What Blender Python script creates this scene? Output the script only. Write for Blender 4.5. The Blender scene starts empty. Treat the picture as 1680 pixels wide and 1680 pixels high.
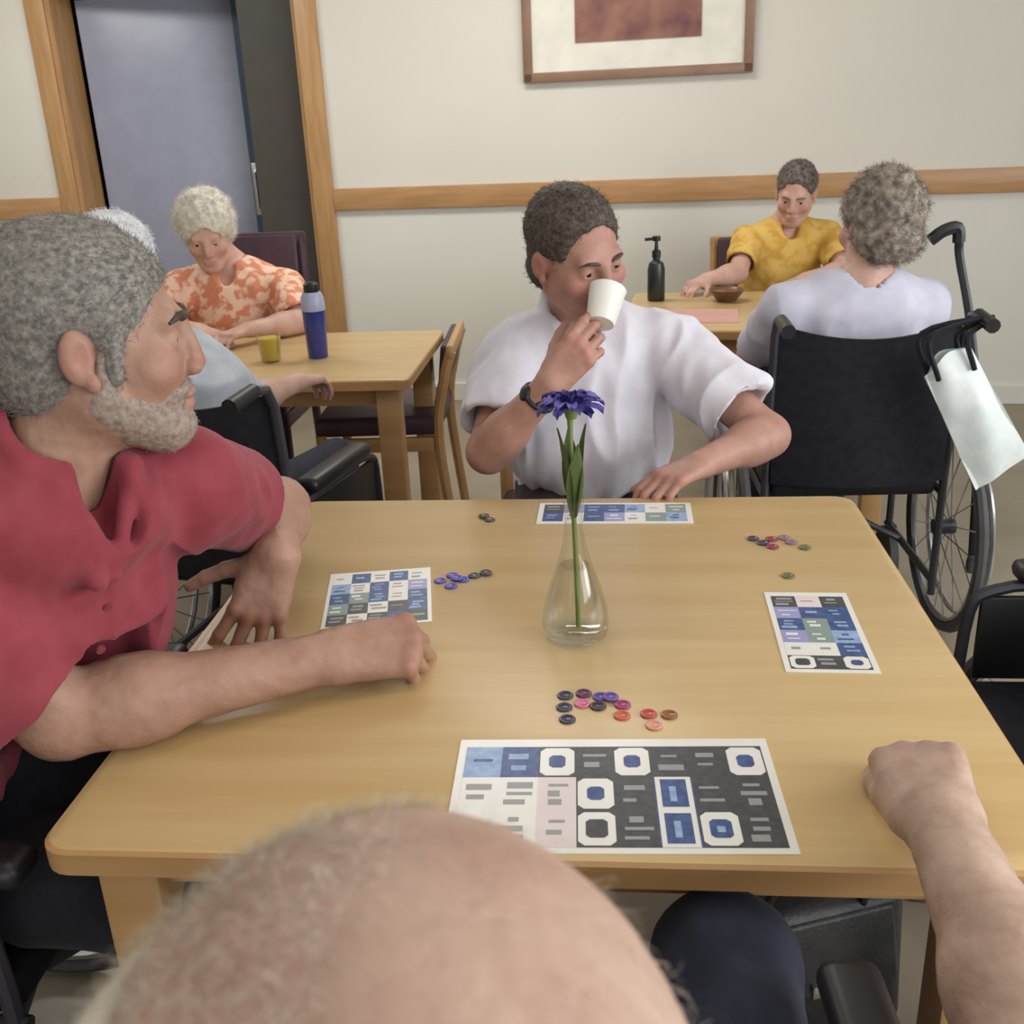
import bpy, bmesh, math, random
import numpy as np
from mathutils import Matrix, Vector

random.seed(7)
SC = bpy.context.scene
COL = SC.collection
PI = math.pi

# ------------------------------------------------------------------ camera
def make_camera():
    pitch, roll = math.radians(20.93), math.radians(-2.51)
    fw = Vector((0, math.cos(pitch), -math.sin(pitch)))
    r0 = Vector((1, 0, 0)); u0 = r0.cross(fw)
    r = r0 * math.cos(roll) + u0 * math.sin(roll)
    u = u0 * math.cos(roll) - r0 * math.sin(roll)
    m = Matrix.Identity(4)
    for i in range(3):
        m[i][0] = r[i]; m[i][1] = u[i]; m[i][2] = -fw[i]
    m[2][3] = 1.45
    cd = bpy.data.cameras.new('camera'); cd.sensor_width = 36; cd.sensor_fit = 'HORIZONTAL'
    cd.lens = 36 * 1700 / 1680; cd.clip_start = 0.02; cd.clip_end = 60
    cd.dof.use_dof = True; cd.dof.focus_distance = 1.6; cd.dof.aperture_fstop = 14
    co = bpy.data.objects.new('camera', cd); COL.objects.link(co)
    co.matrix_world = m
    SC.camera = co
make_camera()

# ------------------------------------------------------------------ view, world, lamps
SC.view_settings.view_transform = 'Standard'
SC.view_settings.look = 'None'
SC.view_settings.gamma = 1.0
SC.view_settings.use_curve_mapping = False
SC.view_settings.exposure = -0.40
SC.cycles.use_denoising = True
SC.cycles.max_bounces = 8
SC.cycles.caustics_reflective = False
SC.cycles.caustics_refractive = False
SC.cycles.sample_clamp_indirect = 4.0

w = bpy.data.worlds.new('daylight'); SC.world = w; w.use_nodes = True
w.node_tree.nodes['Background'].inputs[0].default_value = (0.62, 0.72, 0.9, 1)
w.node_tree.nodes['Background'].inputs[1].default_value = 1.0

WYAW = math.radians(-11.1)                # the room is turned a little against the camera
RM = Matrix.Translation((0, 5.5, 0)) @ Matrix.Rotation(WYAW, 4, 'Z')   # room frame: x along the back wall, -y into the room

def area(name, loc, rot, sx, sy, power, col):
    l = bpy.data.lights.new(name, 'AREA'); l.shape = 'RECTANGLE'; l.size = sx; l.size_y = sy
    l.energy = power; l.color = col
    o = bpy.data.objects.new(name, l); COL.objects.link(o)
    o.matrix_world = RM @ Matrix.Translation(loc) @ rot
    return o
RX = lambda a: Matrix.Rotation(math.radians(a), 4, 'X')
RY = lambda a: Matrix.Rotation(math.radians(a), 4, 'Y')
RZ = lambda a: Matrix.Rotation(math.radians(a), 4, 'Z')
# daylight through the three windows of the right wall
for i, yy in enumerate((-3.0, -4.8, -6.6)):
    area('window_daylight', (4.06, yy, 1.65), RY(90), 1.4, 1.5, (42, 72, 58)[i], (0.96, 0.98, 1.0))
# daylight from the windows behind the photographer
for i, xx in enumerate((0.2, 2.4)):
    area('window_daylight', (xx, -8.55, 1.65), RX(90), 1.5, 1.4, 22, (0.95, 0.97, 1.0))
# ceiling panels
for xx, yy, pw in ((-2.0, -1.25, 31), (0.2, -1.25, 31), (-2.0, -4.4, 8), (0.2, -4.4, 8)):
    area('ceiling_panel_light', (xx, yy, 2.62), RX(0), 1.2, 0.6, pw, (1.0, 0.98, 0.94))

# ------------------------------------------------------------------ materials
def lin(c):
    c = c / 255.0
    return c / 12.92 if c <= 0.04045 else ((c + 0.055) / 1.055) ** 2.4
def rgb(r, g, b): return (lin(r), lin(g), lin(b), 1)

MATS = {}
def mat(name, col, rough=0.6, col2=None, nscale=(8, 8, 8), bump=0.0, bscale=60, metal=0.0, sss=0.0, coat=0.0, detail=4, spec=0.5, sheen=0.0, lo=0.35, hi=0.65):
    if name in MATS: return MATS[name]
    m = bpy.data.materials.new(name); m.use_nodes = True
    nt = m.node_tree; b = nt.nodes['Principled BSDF']
    b.inputs['Roughness'].default_value = rough; b.inputs['Metallic'].default_value = metal
    b.inputs['Specular IOR Level'].default_value = spec
    if sss:
        b.inputs['Subsurface Weight'].default_value = sss
        b.inputs['Subsurface Radius'].default_value = (0.9, 0.35, 0.2); b.inputs['Subsurface Scale'].default_value = 0.01
    if coat: b.inputs['Coat Weight'].default_value = coat; b.inputs['Coat Roughness'].default_value = 0.25
    if sheen: b.inputs['Sheen Weight'].default_value = sheen
    tc = nt.nodes.new('ShaderNodeTexCoord'); mp = nt.nodes.new('ShaderNodeMapping')
    mp.inputs['Scale'].default_value = nscale
    nt.links.new(tc.outputs['Object'], mp.inputs[0])
    n = nt.nodes.new('ShaderNodeTexNoise'); n.inputs['Scale'].default_value = 1.0; n.inputs['Detail'].default_value = detail
    nt.links.new(mp.outputs[0], n.inputs['Vector'])
    r = nt.nodes.new('ShaderNodeValToRGB')
    r.color_ramp.elements[0].position = lo; r.color_ramp.elements[1].position = hi
    r.color_ramp.elements[0].color = col; r.color_ramp.elements[1].color = col2 or tuple(min(1, c * 1.12) for c in col[:3]) + (1,)
    nt.links.new(n.outputs['Fac'], r.inputs[0]); nt.links.new(r.outputs[0], b.inputs['Base Color'])
    if bump:
        n2 = nt.nodes.new('ShaderNodeTexNoise'); n2.inputs['Scale'].default_value = bscale; n2.inputs['Detail'].default_value = 3
        nt.links.new(tc.outputs['Object'], n2.inputs['Vector'])
        bp = nt.nodes.new('ShaderNodeBump'); bp.inputs['Strength'].default_value = bump; bp.inputs['Distance'].default_value = 0.003
        nt.links.new(n2.outputs['Fac'], bp.inputs['Height']); nt.links.new(bp.outputs[0], b.inputs['Normal'])
    MATS[name] = m
    return m

def thin_glass(name, tint, gloss=0.03, fac=1.0, ior=1.45):
    m = bpy.data.materials.new(name); m.use_nodes = True
    nt = m.node_tree; nt.nodes.clear()
    out = nt.nodes.new('ShaderNodeOutputMaterial'); mx = nt.nodes.new('ShaderNodeMixShader')
    tr = nt.nodes.new('ShaderNodeBsdfTransparent'); tr.inputs[0].default_value = tint
    gl = nt.nodes.new('ShaderNodeBsdfGlossy'); gl.inputs['Roughness'].default_value = gloss
    lw = nt.nodes.new('ShaderNodeLayerWeight'); lw.inputs['Blend'].default_value = 0.28
    mm = nt.nodes.new('ShaderNodeMath'); mm.operation = 'MULTIPLY'; mm.inputs[1].default_value = 0.55 * fac
    nt.links.new(lw.outputs['Facing'], mm.inputs[0]); nt.links.new(mm.outputs[0], mx.inputs[0])
    nt.links.new(tr.outputs[0], mx.inputs[1]); nt.links.new(gl.outputs[0], mx.inputs[2]); nt.links.new(mx.outputs[0], out.inputs[0])
    MATS[name] = m
    return m

def wood(name, a, b, rough=0.4, sc=(3, 40, 40), coat=0.1): return mat(name, a, rough, b, nscale=sc, coat=coat, detail=5, bump=0.05, bscale=120)

M_WALL = mat('cream_paint', rgb(224, 221, 211), 0.75, rgb(228, 225, 215), nscale=(1.5, 1.5, 1.5), bump=0.08, bscale=220)
M_WALL2 = mat('pale_grey_green_paint', rgb(226, 225, 216), 0.75, rgb(231, 230, 221), nscale=(1.5, 1.5, 1.5), bump=0.08, bscale=220)
M_CEIL = mat('ceiling_white', rgb(235, 233, 228), 0.8)
M_FLOOR = mat('beige_vinyl', rgb(142, 131, 112), 0.35, rgb(156, 145, 126), nscale=(3, 3, 3), detail=8)
M_OAK = wood('honey_oak', rgb(178, 136, 90), rgb(194, 150, 104), sc=(4, 4, 40))
M_OAKV = wood('honey_oak_upright', rgb(176, 134, 88), rgb(192, 150, 102), sc=(40, 40, 4))
M_MAPLE = wood('maple_laminate', rgb(204, 172, 118), rgb(213, 184, 132), 0.36, sc=(2.2, 26, 26), coat=0.15)
M_MAPLE_EDGE = wood('maple_edge', rgb(184, 142, 92), rgb(196, 154, 104), 0.4, sc=(2, 26, 26))
M_BLACK = mat('black_nylon', rgb(26, 26, 32), 0.65, rgb(34, 34, 41), nscale=(40, 40, 40), bump=0.1, bscale=300, spec=0.25)
M_BLACKPL = mat('black_plastic', rgb(26, 26, 28), 0.4, rgb(34, 34, 36))
M_TYRE = mat('grey_rubber', rgb(70, 70, 72), 0.7, rgb(84, 84, 86))
M_STEEL = mat('chromed_steel', rgb(190, 192, 196), 0.25, rgb(205, 207, 210), metal=0.9)
M_DKSTEEL = mat('dark_painted_steel', rgb(60, 60, 68), 0.4, rgb(72, 72, 80), metal=0.3)
M_PLUM = mat('plum_vinyl', rgb(66, 46, 58), 0.5, rgb(78, 55, 68), nscale=(12, 12, 12))
M_PAPER = mat('laminated_card', rgb(232, 230, 222), 0.3, rgb(238, 236, 230), coat=0.2)

# ------------------------------------------------------------------ object helpers
def tag(o, label=None, cat=None, group=None, kind=None):
    if label: o['label'] = label
    if cat: o['category'] = cat
    if group: o['group'] = group
    if kind: o['kind'] = kind
    return o
def thing(name, label, cat, loc=(0, 0, 0), rz=0.0, group=None):
    o = bpy.data.objects.new(name, None); COL.objects.link(o)
    o.empty_display_size = 0.05
    o.location = loc; o.rotation_euler = (0, 0, rz)
    return tag(o, label, cat, group)
def link(name, me, parent=None, kind=None, label=None):
    o = bpy.data.objects.new(name, me); COL.objects.link(o)
    if parent: o.parent = parent
    return tag(o, label, None, None, kind)
def done(name, bm, mats, parent=None, smooth=True, kind=None, label=None):
    me = bpy.data.meshes.new(name)
    bmesh.ops.recalc_face_normals(bm, faces=bm.faces)
    bm.to_mesh(me); bm.free()
    for m in (mats if isinstance(mats, (list, tuple)) else [mats]): me.materials.append(m)
    if smooth:
        me.shade_smooth()
        try: me.set_sharp_from_angle(angle=math.radians(38))
        except Exception: pass
    return link(name, me, parent, kind, label)
def copy_tree(o, parent=None):
    c = o.copy(); COL.objects.link(c)
    if parent: c.parent = parent
    for ch in list(o.children): copy_tree(ch, c)
    return c

def NB(): return bmesh.new()
def box(bm, c, s, bev=0.0, seg=2, rot=None, mi=0):
    m = Matrix.Translation(c) @ (rot or Matrix.Identity(4)) @ Matrix.Diagonal((s[0], s[1], s[2], 1))
    r = bmesh.ops.create_cube(bm, size=1.0, matrix=m)
    vs = r['verts']; es = list({e for v in vs for e in v.link_edges})
    fs = list({f for v in vs for f in v.link_faces})
    for f in fs: f.material_index = mi
    if bev: bmesh.ops.bevel(bm, geom=es, offset=bev, segments=seg, profile=0.5, affect='EDGES')
    return bm
def tube(bm, pts, r, seg=10, closed=False, cap=True, mi=0):
    pts = [Vector(p) for p in pts]; n = len(pts)
    rs = r if isinstance(r, (list, tuple)) else [r] * n
    rings = []; prev = None
    for i, p in enumerate(pts):
        if closed: t = pts[(i + 1) % n] - pts[i - 1]
        else: t = pts[min(i + 1, n - 1)] - pts[max(i - 1, 0)]
        t.normalize()
        if prev is None:
            a = Vector((0, 0, 1)) if abs(t.z) < 0.9 else Vector((1, 0, 0))
            u = t.cross(a).normalized()
        else:
            u = (prev - t * prev.dot(t)).normalized()
        prev = u; v = t.cross(u)
        rings.append([bm.verts.new(p + (u * math.cos(2 * PI * k / seg) + v * math.sin(2 * PI * k / seg)) * rs[i]) for k in range(seg)])
    m = n if closed else n - 1
    for i in range(m):
        a, b = rings[i], rings[(i + 1) % n]
        for k in range(seg):
            f = bm.faces.new((a[k], a[(k + 1) % seg], b[(k + 1) % seg], b[k])); f.material_index = mi
    if cap and not closed:
        bm.faces.new(rings[0][::-1]).material_index = mi; bm.faces.new(rings[-1]).material_index = mi
    return bm
def lathe(bm, prof, seg=24, c=(0, 0, 0), mi=0):
    c = Vector(c); rings = []
    for (r, z) in prof:
        if r < 1e-6: rings.append([bm.verts.new(c + Vector((0, 0, z)))])
        else: rings.append([bm.verts.new(c + Vector((r * math.cos(2 * PI * k / seg), r * math.sin(2 * PI * k / seg), z))) for k in range(seg)])
    for a, b in zip(rings, rings[1:]):
        for k in range(seg):
            q = [a[k % len(a)], a[(k + 1) % len(a)], b[(k + 1) % len(b)], b[k % len(b)]]
            q = [v for i, v in enumerate(q) if v not in q[:i]]
            if len(q) > 2: bm.faces.new(q).material_index = mi
    return bm
def arc(c, r, a0, a1, n, plane='yz'):
    o = []
    for i in range(n + 1):
        a = math.radians(a0 + (a1 - a0) * i / n)
        u, v = r * math.cos(a), r * math.sin(a)
        o.append({'yz': (c[0], c[1] + u, c[2] + v), 'xz': (c[0] + u, c[1], c[2] + v), 'xy': (c[0] + u, c[1] + v, c[2])}[plane])
    return o
def smooth_path(pts, n=6):
    pts = [Vector(p) for p in pts]; out = []
    P = [pts[0] * 2 - pts[1]] + pts + [pts[-1] * 2 - pts[-2]]
    for i in range(1, len(P) - 2):
        for k in range(n):
            t = k / n
            a, b, c, d = P[i - 1], P[i], P[i + 1], P[i + 2]
            out.append(0.5 * ((2 * b) + (c - a) * t + (2 * a - 5 * b + 4 * c - d) * t * t + (3 * b - a - 3 * c + d) * t ** 3))
    out.append(pts[-1])
    return out

# ------------------------------------------------------------------ the room
def room_obj(name, bm, m, parent=None, kind='structure', smooth=False):
    o = done(name, bm, m, parent, smooth=smooth, kind=kind if parent is None else None)
    if parent is None: o.matrix_world = RM
    return o
X0, X1, YB, CZ = -4.3, 4.1, -8.6, 2.65
S0, S1, DH = -2.33, -0.98, 2.15          # door opening along the back wall
RZ0, RZ1 = 1.021, 1.131                  # chair rail

room_obj('floor', box(NB(), ((X0 + X1) / 2, (YB + 2.2) / 2, -0.05), (X1 - X0 + 0.6, 2.2 - YB + 0.6, 0.1)), M_FLOOR)
room_obj('ceiling', box(NB(), ((X0 + X1) / 2, (YB + 2.2) / 2, CZ + 0.05), (X1 - X0 + 0.6, 2.2 - YB + 0.6, 0.1)), M_CEIL)
bm = NB()
for a, b in ((X0, S0), (S1, X1)):
    box(bm, ((a + b) / 2, 0.1, 0.54), (b - a, 0.2, 1.08), mi=1)
    box(bm, ((a + b) / 2, 0.1, (1.08 + CZ) / 2), (b - a, 0.2, CZ - 1.08), mi=0)
box(bm, ((S0 + S1) / 2, 0.1, (DH + CZ) / 2), (S1 - S0, 0.2, CZ - DH), mi=0)
room_obj('wall_back', bm, [M_WALL, M_WALL2])
bm = NB(); box(bm, (X0 - 0.1, (YB) / 2, CZ / 2), (0.2, -YB, CZ)); room_obj('wall_left', bm, M_WALL)
def wall_with_windows(name, fixed, along, wins, axis):
    bm = NB(); lo, hi = along
    def bx(a, b, z0, z1):
        if axis == 'y': box(bm, (fixed, (a + b) / 2, (z0 + z1) / 2), (0.2, b - a, z1 - z0))
        else: box(bm, ((a + b) / 2, fixed, (z0 + z1) / 2), (b - a, 0.2, z1 - z0))
    bx(lo, hi, 0, 0.95); bx(lo, hi, 2.35, CZ)
    cur = lo
    for a, b in sorted(wins):
        bx(cur, a, 0.95, 2.35); cur = b
    bx(cur, hi, 0.95, 2.35)
    return room_obj(name, bm, M_WALL)
wr = [(-3.8, -2.2), (-5.6, -4.0), (-7.4, -5.8)]
wf = [(-0.6, 1.0), (1.6, 3.2)]
wall_with_windows('wall_right', X1 + 0.1, (YB, 0), wr, 'y')
wall_with_windows('wall_front', YB - 0.1, (X0, X1), wf, 'x')
M_PANE = thin_glass('window_glass', (0.97, 0.98, 1, 1))
M_FRAME = mat('white_window_frame', rgb(235, 235, 232), 0.4)
wn = 1
for (ws, fixed, axis) in ((wr, X1 + 0.1, 'y'), (wf, YB - 0.1, 'x')):
    for a, b in ws:
        bm = NB(); c = (a + b) / 2
        P = (lambda u, z, t=0: (fixed + t, u, z)) if axis == 'y' else (lambda u, z, t=0: (u, fixed + t, z))
        S = (lambda du, dz: (0.06, du, dz)) if axis == 'y' else (lambda du, dz: (du, 0.06, dz))
        for u in (a + 0.03, c, b - 0.03): box(bm, P(u, 1.65), S(0.06, 1.4))
        for z in (0.98, 2.32): box(bm, P(c, z), S(b - a, 0.06))
        o = room_obj('window_%d' % wn, bm, M_FRAME); wn += 1
        bm = NB(); box(bm, P(c, 1.65, 0.02), (0.006, b - a - 0.1, 1.3) if axis == 'y' else (b - a - 0.1, 0.006, 1.3))
        room_obj('pane', bm, M_PANE, o)
# chair rails, casings, baseboards
bm = NB(); box(bm, ((X0 - 2.44) / 2, -0.014, (RZ0 + RZ1) / 2), (-2.44 - X0, 0.03, RZ1 - RZ0), 0.006); room_obj('trim_1', bm, M_OAK, smooth=True)
bm = NB(); box(bm, ((X1 - 0.87) / 2, -0.014, (RZ0 + RZ1) / 2), (X1 + 0.87, 0.03, RZ1 - RZ0), 0.006); room_obj('trim_2', bm, M_OAK, smooth=True)
bm = NB()
for a, b in ((X0, -2.44), (-0.87, X1)): box(bm, ((a + b) / 2, -0.008, 0.05), (b - a, 0.016, 0.1), 0.004)
room_obj('baseboard_back', bm, M_WALL2)
# dark corridor beyond the door
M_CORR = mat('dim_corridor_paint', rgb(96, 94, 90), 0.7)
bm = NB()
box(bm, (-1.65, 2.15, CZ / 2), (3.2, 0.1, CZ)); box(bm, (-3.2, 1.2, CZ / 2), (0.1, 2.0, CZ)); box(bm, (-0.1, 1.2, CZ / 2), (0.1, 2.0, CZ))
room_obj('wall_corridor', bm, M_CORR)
# door: casing, jambs, leaf standing ajar
dr = NB()
d = room_obj('door_1', box(dr, (-2.385, -0.012, DH / 2 + 0.03), (0.11, 0.026, DH + 0.08), 0.005), M_OAKV, smooth=True)
room_obj('casing', box(NB(), (-0.925, -0.012, DH / 2 + 0.03), (0.11, 0.026, DH + 0.08), 0.005), M_OAKV, d, smooth=True)
room_obj('head_casing', box(NB(), ((S0 + S1) / 2, -0.012, DH + 0.05), (S1 - S0, 0.026, 0.11), 0.005), M_OAK, d, smooth=True)
for sx in (S0 + 0.012, S1 - 0.012):
    room_obj('jamb', box(NB(), (sx, 0.1, DH / 2), (0.024, 0.2, DH)), M_OAKV, d)
M_DOOR = mat('lavender_grey_door_paint', rgb(150, 153, 172), 0.3, rgb(156, 159, 178))
M_TEAL = mat('blue_edge_paint', rgb(52, 74, 98), 0.5)
leaf = room_obj('door_leaf', box(NB(), (0.405, 0.0, 1.06), (0.81, 0.045, 2.1), 0.003), M_DOOR, d, smooth=True)
leaf.matrix_local = Matrix.Translation((S0 + 0.06, 0.19, 0)) @ RZ(14)
eg = room_obj('edge_strip', box(NB(), (0.865, -0.004, 1.06), (0.11, 0.05, 2.1), 0.003), M_TEAL, leaf)
hb = NB(); tube(hb, [(0.84, -0.02, 1.02), (0.84, -0.07, 1.03), (0.84, -0.07, 1.21), (0.84, -0.02, 1.22)], 0.010, 8)
box(hb, (0.84, -0.026, 1.12), (0.05, 0.008, 0.28), 0.002)
room_obj('pull_handle', hb, M_STEEL, leaf, smooth=True)
# panel standing in for the dark gap to the corridor, shade put into its colour
room_obj('dark_gap_panel', box(NB(), (S1 - 0.2, 0.17, 1.06), (0.35, 0.045, 2.1), 0.003), mat('dark_gap_olive', rgb(72, 70, 64), 0.5), d)

# framed picture on the wall
PM = RM
pic = thing('framed_picture', 'framed picture with a wide white mat and a muted red print on the cream wall', 'picture')
pic.matrix_world = PM @ Matrix.Translation((0.700, -0.02, 1.592))
bm = NB(); W_, H_ = 1.085, 0.86
for c_, s_ in (((0, 0, 0.022), (W_, 0.035, 0.045)), ((0, 0, H_ - 0.022), (W_, 0.035, 0.045)), ((-W_ / 2 + 0.022, 0, H_ / 2), (0.045, 0.035, H_)), ((W_ / 2 - 0.022, 0, H_ / 2), (0.045, 0.035, H_))):
    box(bm, c_, s_, 0.005)
done('frame', bm, wood('walnut_frame', rgb(140, 108, 88), rgb(152, 120, 98), sc=(8, 8, 8)), pic)
done('mat_board', box(NB(), (0, 0.004, H_ / 2), (W_ - 0.08, 0.012, H_ - 0.08)), mat('mat_white', rgb(230, 228, 216), 0.8), pic, smooth=False)
art = mat('muted_abstract_print', rgb(112, 70, 78), 0.7, rgb(168, 122, 100), nscale=(7, 7, 7), detail=3, lo=0.3, hi=0.7)
done('print', box(NB(), (0.006, -0.005, 0.168 + 0.26), (0.59, 0.008, 0.52)), art, pic, smooth=False)
# ------------------------------------------------------------------ tables
def table(label, loc, rz, W, D, group=None):
    t = thing('dining_table', label, 'table', loc, rz, group)
    bm = NB(); r = 0.035; tk = 0.030; n = 5
    pts = []
    for cx, cy, a0 in ((W / 2 - r, D / 2 - r, 0), (-W / 2 + r, D / 2 - r, 90), (-W / 2 + r, -D / 2 + r, 180), (W / 2 - r, -D / 2 + r, 270)):
        for k in range(n + 1):
            a = math.radians(a0 + 90 * k / n); pts.append((cx + r * math.cos(a), cy + r * math.sin(a)))
    e = 0.004
    lv = [(0, 0.75 - tk, 1), (0, 0.75 - e, 1), (e, 0.75, 0)]
    rings = []
    for (ins, z, mi) in lv:
        rings.append([bm.verts.new((x * (1 - ins * 2 / W), y * (1 - ins * 2 / D), z)) for x, y in pts])
    for i in range(2):
        for k in range(len(pts)):
            f = bm.faces.new((rings[i][k], rings[i][(k + 1) % len(pts)], rings[i + 1][(k + 1) % len(pts)], rings[i + 1][k])); f.material_index = 1
    bm.faces.new(rings[2]).material_index = 0
    bm.faces.new(rings[0][::-1]).material_index = 1
    done('tabletop', bm, [M_MAPLE, M_MAPLE_EDGE], t)
    for sx in (-1, 1):
        for sy in (-1, 1):
            done('leg', box(NB(), (sx * (W / 2 - 0.075), sy * (D / 2 - 0.075), 0.36), (0.07, 0.07, 0.72), 0.006), M_MAPLE_EDGE, t)
    for sy in (-1, 1):
        done('apron', box(NB(), (0, sy * (D / 2 - 0.075), 0.69), (W - 0.22, 0.022, 0.06)), M_MAPLE_EDGE, t, smooth=False)
    for sx in (-1, 1):
        done('apron', box(NB(), (sx * (W / 2 - 0.075), 0, 0.69), (0.022, D - 0.22, 0.06)), M_MAPLE_EDGE, t, smooth=False)
    return t
TYAW = math.radians(-5.589)
table('large square maple table in front with bingo cards and a bud vase on it', (0.063, 1.368, 0), TYAW, 1.068, 1.053)
table('maple table behind with a blue tumbler standing on its top', (-0.769, 3.352, 0), TYAW, 1.05, 0.74)
table('maple table by the wall where the woman in yellow sits', (0.93, 3.80, 0), WYAW, 0.95, 0.80)

# ------------------------------------------------------------------ dining chairs
def chair(label, loc, rz, top=0.86, wood_m=None):
    t = thing('dining_chair', label, 'chair', loc, rz)       # faces +y
    wm = wood_m or M_MAPLE_EDGE
    for sx in (-1, 1):
        bm = NB(); tube(bm, smooth_path([(sx * 0.21, -0.25, 0), (sx * 0.21, -0.21, 0.42), (sx * 0.21, -0.24, 0.62), (sx * 0.21, -0.27, top)], 4), 0.018, 8); done('leg', bm, wm, t)
        bm = NB(); tube(bm, [(sx * 0.21, 0.20, 0), (sx * 0.21, 0.20, 0.44)], [0.016, 0.019], 8); done('leg', bm, wm, t)
        done('side_rail', box(NB(), (sx * 0.21, -0.005, 0.40), (0.024, 0.38, 0.05), 0.004), wm, t)
    done('seat', box(NB(), (0, 0, 0.465), (0.44, 0.44, 0.07), 0.025, 3), M_PLUM, t)
    done('backrest', box(NB(), (0, -0.243, (0.62 + top) / 2), (0.39, 0.035, top - 0.58), 0.014, 3, RX(7)), M_PLUM, t)
    done('top_rail', box(NB(), (0, -0.268, top), (0.46, 0.026, 0.05), 0.01, 2), wm, t)
    return t
chair('wooden chair with plum seat at the right end of the table with the blue tumbler', (-0.44, 3.66, 0), math.radians(87), 0.72)
chair('high-backed plum chair under the woman in the peach flowered top', (-1.03, 4.02, 0), math.radians(174), 1.03, M_PLUM)
chair('wooden chair with plum back under the man drinking in the white shirt', (0.20, 2.46, 0), math.radians(180), 0.90)
chair('wooden chair with plum back under the woman in the yellow top', (1.16, 4.66, 0), math.radians(170), 0.86)

# ------------------------------------------------------------------ wheelchairs
def wheelchair(label, loc, rz, foot=True, handles=True, arm=(-0.02, 0.30)):
    t = thing('wheelchair', label, 'wheelchair', loc, rz)    # faces +y
    # sling back: curved cloth with thickness
    bm = NB(); nx, nz = 12, 8; g = {}
    for s in (0, 1):
        for i in range(nx + 1):
            for k in range(nz + 1):
                u = -1 + 2 * i / nx; z = 0.50 + 0.43 * k / nz
                sag = 0.045 * (1 - u * u); dip = -0.035 * (1 - u * u) * (k == nz)
                g[s, i, k] = bm.verts.new((u * 0.225, -0.235 - sag + 0.012 * s - 0.02 * k / nz, z + dip))
    for s in (0, 1):
        for i in range(nx):
            for k in range(nz): bm.faces.new((g[s, i, k], g[s, i + 1, k], g[s, i + 1, k + 1], g[s, i, k + 1]))
    for i in range(nx):
        for k in (0, nz): bm.faces.new((g[0, i, k], g[0, i + 1, k], g[1, i + 1, k], g[1, i, k]))
    for k in range(nz):
        for i in (0, nx): bm.faces.new((g[0, i, k], g[0, i, k + 1], g[1, i, k + 1], g[1, i, k]))
    done('backrest', bm, M_BLACK, t)
    done('seat', box(NB(), (0, -0.01, 0.475), (0.44, 0.42, 0.05), 0.02, 3), M_BLACK, t)
    for sx in (-1, 1):
        x = sx * 0.235
        bm = NB()
        tube(bm, [(x, -0.22, 0.16), (x, -0.22, 0.5), (x, -0.255, 0.90), (x, -0.28, 0.945), (x, -0.33, 0.955)], 0.011, 8)
        tube(bm, smooth_path([(x, -0.22, 0.66), (x, 0.0, 0.67), (x, 0.16, 0.66), (x, 0.20, 0.58), (x, 0.20, 0.2)], 4), 0.011, 8)
        tube(bm, [(x, -0.22, 0.46), (x, 0.22, 0.46)], 0.011, 8); tube(bm, [(x, -0.22, 0.2), (x, 0.22, 0.2)], 0.011, 8)
        done('side_frame', bm, M_DKSTEEL, t)
        done('skirt_guard', box(NB(), (x, -0.01, 0.57), (0.012, 0.38, 0.16), 0.005), M_BLACKPL, t)
        done('armrest', box(NB(), (x, arm[0], 0.695), (0.06, arm[1], 0.035), 0.016, 3), M_BLACKPL, t)
        if handles:
            bm = NB(); tube(bm, [(x, -0.325, 0.955), (x, -0.42, 0.945)], [0.016, 0.018], 10); done('push_handle', bm, M_BLACKPL, t)
        # big wheel
        wx = sx * 0.30; cz = 0.305; cy = -0.08
        bm = NB(); tube(bm, [(wx, cy + 0.287 * math.cos(a), cz + 0.287 * math.sin(a)) for a in np.linspace(0, 2 * PI, 40, endpoint=False)], 0.016, 8, closed=True)
        wh = done('wheel', bm, M_TYRE, t)
        bm = NB(); tube(bm, [(wx, cy + 0.266 * math.cos(a), cz + 0.266 * math.sin(a)) for a in np.linspace(0, 2 * PI, 40, endpoint=False)], 0.009, 6, closed=True); done('rim', bm, M_STEEL, wh)
        bm = NB(); tube(bm, [(wx + sx * 0.04, cy + 0.25 * math.cos(a), cz + 0.25 * math.sin(a)) for a in np.linspace(0, 2 * PI, 36, endpoint=False)], 0.008, 6, closed=True); done('hand_rim', bm, M_STEEL, wh)
        bm = NB(); tube(bm, [(wx - 0.03, cy, cz), (wx + 0.03, cy, cz)], 0.022, 10); done('hub', bm, M_DKSTEEL, wh)
        bm = NB()
        for k in range(20):
            a = 2 * PI * k / 20; tube(bm, [(wx + sx * 0.02 * (1 if k % 2 else -1), cy + 0.02 * math.cos(a), cz + 0.02 * math.sin(a)), (wx, cy + 0.262 * math.cos(a), cz + 0.262 * math.sin(a))], 0.002, 4)
        done('spokes', bm, M_STEEL, wh, kind='stuff')
        # caster
        bm = NB(); tube(bm, [(x - 0.012, 0.2, 0.095), (x + 0.012, 0.2, 0.095)], 0.095, 20); ca = done('caster', bm, M_TYRE, t)
        bm = NB(); tube(bm, [(x + 0.02, 0.2, 0.095), (x + 0.02, 0.21, 0.19), (x, 0.21, 0.21)], 0.008, 6); done('fork', bm, M_DKSTEEL, ca)
        if foot:
            bm = NB(); tube(bm, smooth_path([(x, 0.22, 0.46), (x - sx * 0.02, 0.32, 0.42), (x - sx * 0.04, 0.42, 0.14)], 4), 0.010, 8); fr = done('leg_rest', bm, M_DKSTEEL, t)
            done('footplate', box(NB(), (x - sx * 0.10, 0.46, 0.13), (0.15, 0.13, 0.012), 0.004), M_BLACKPL, fr)
    bm = NB()
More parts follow.
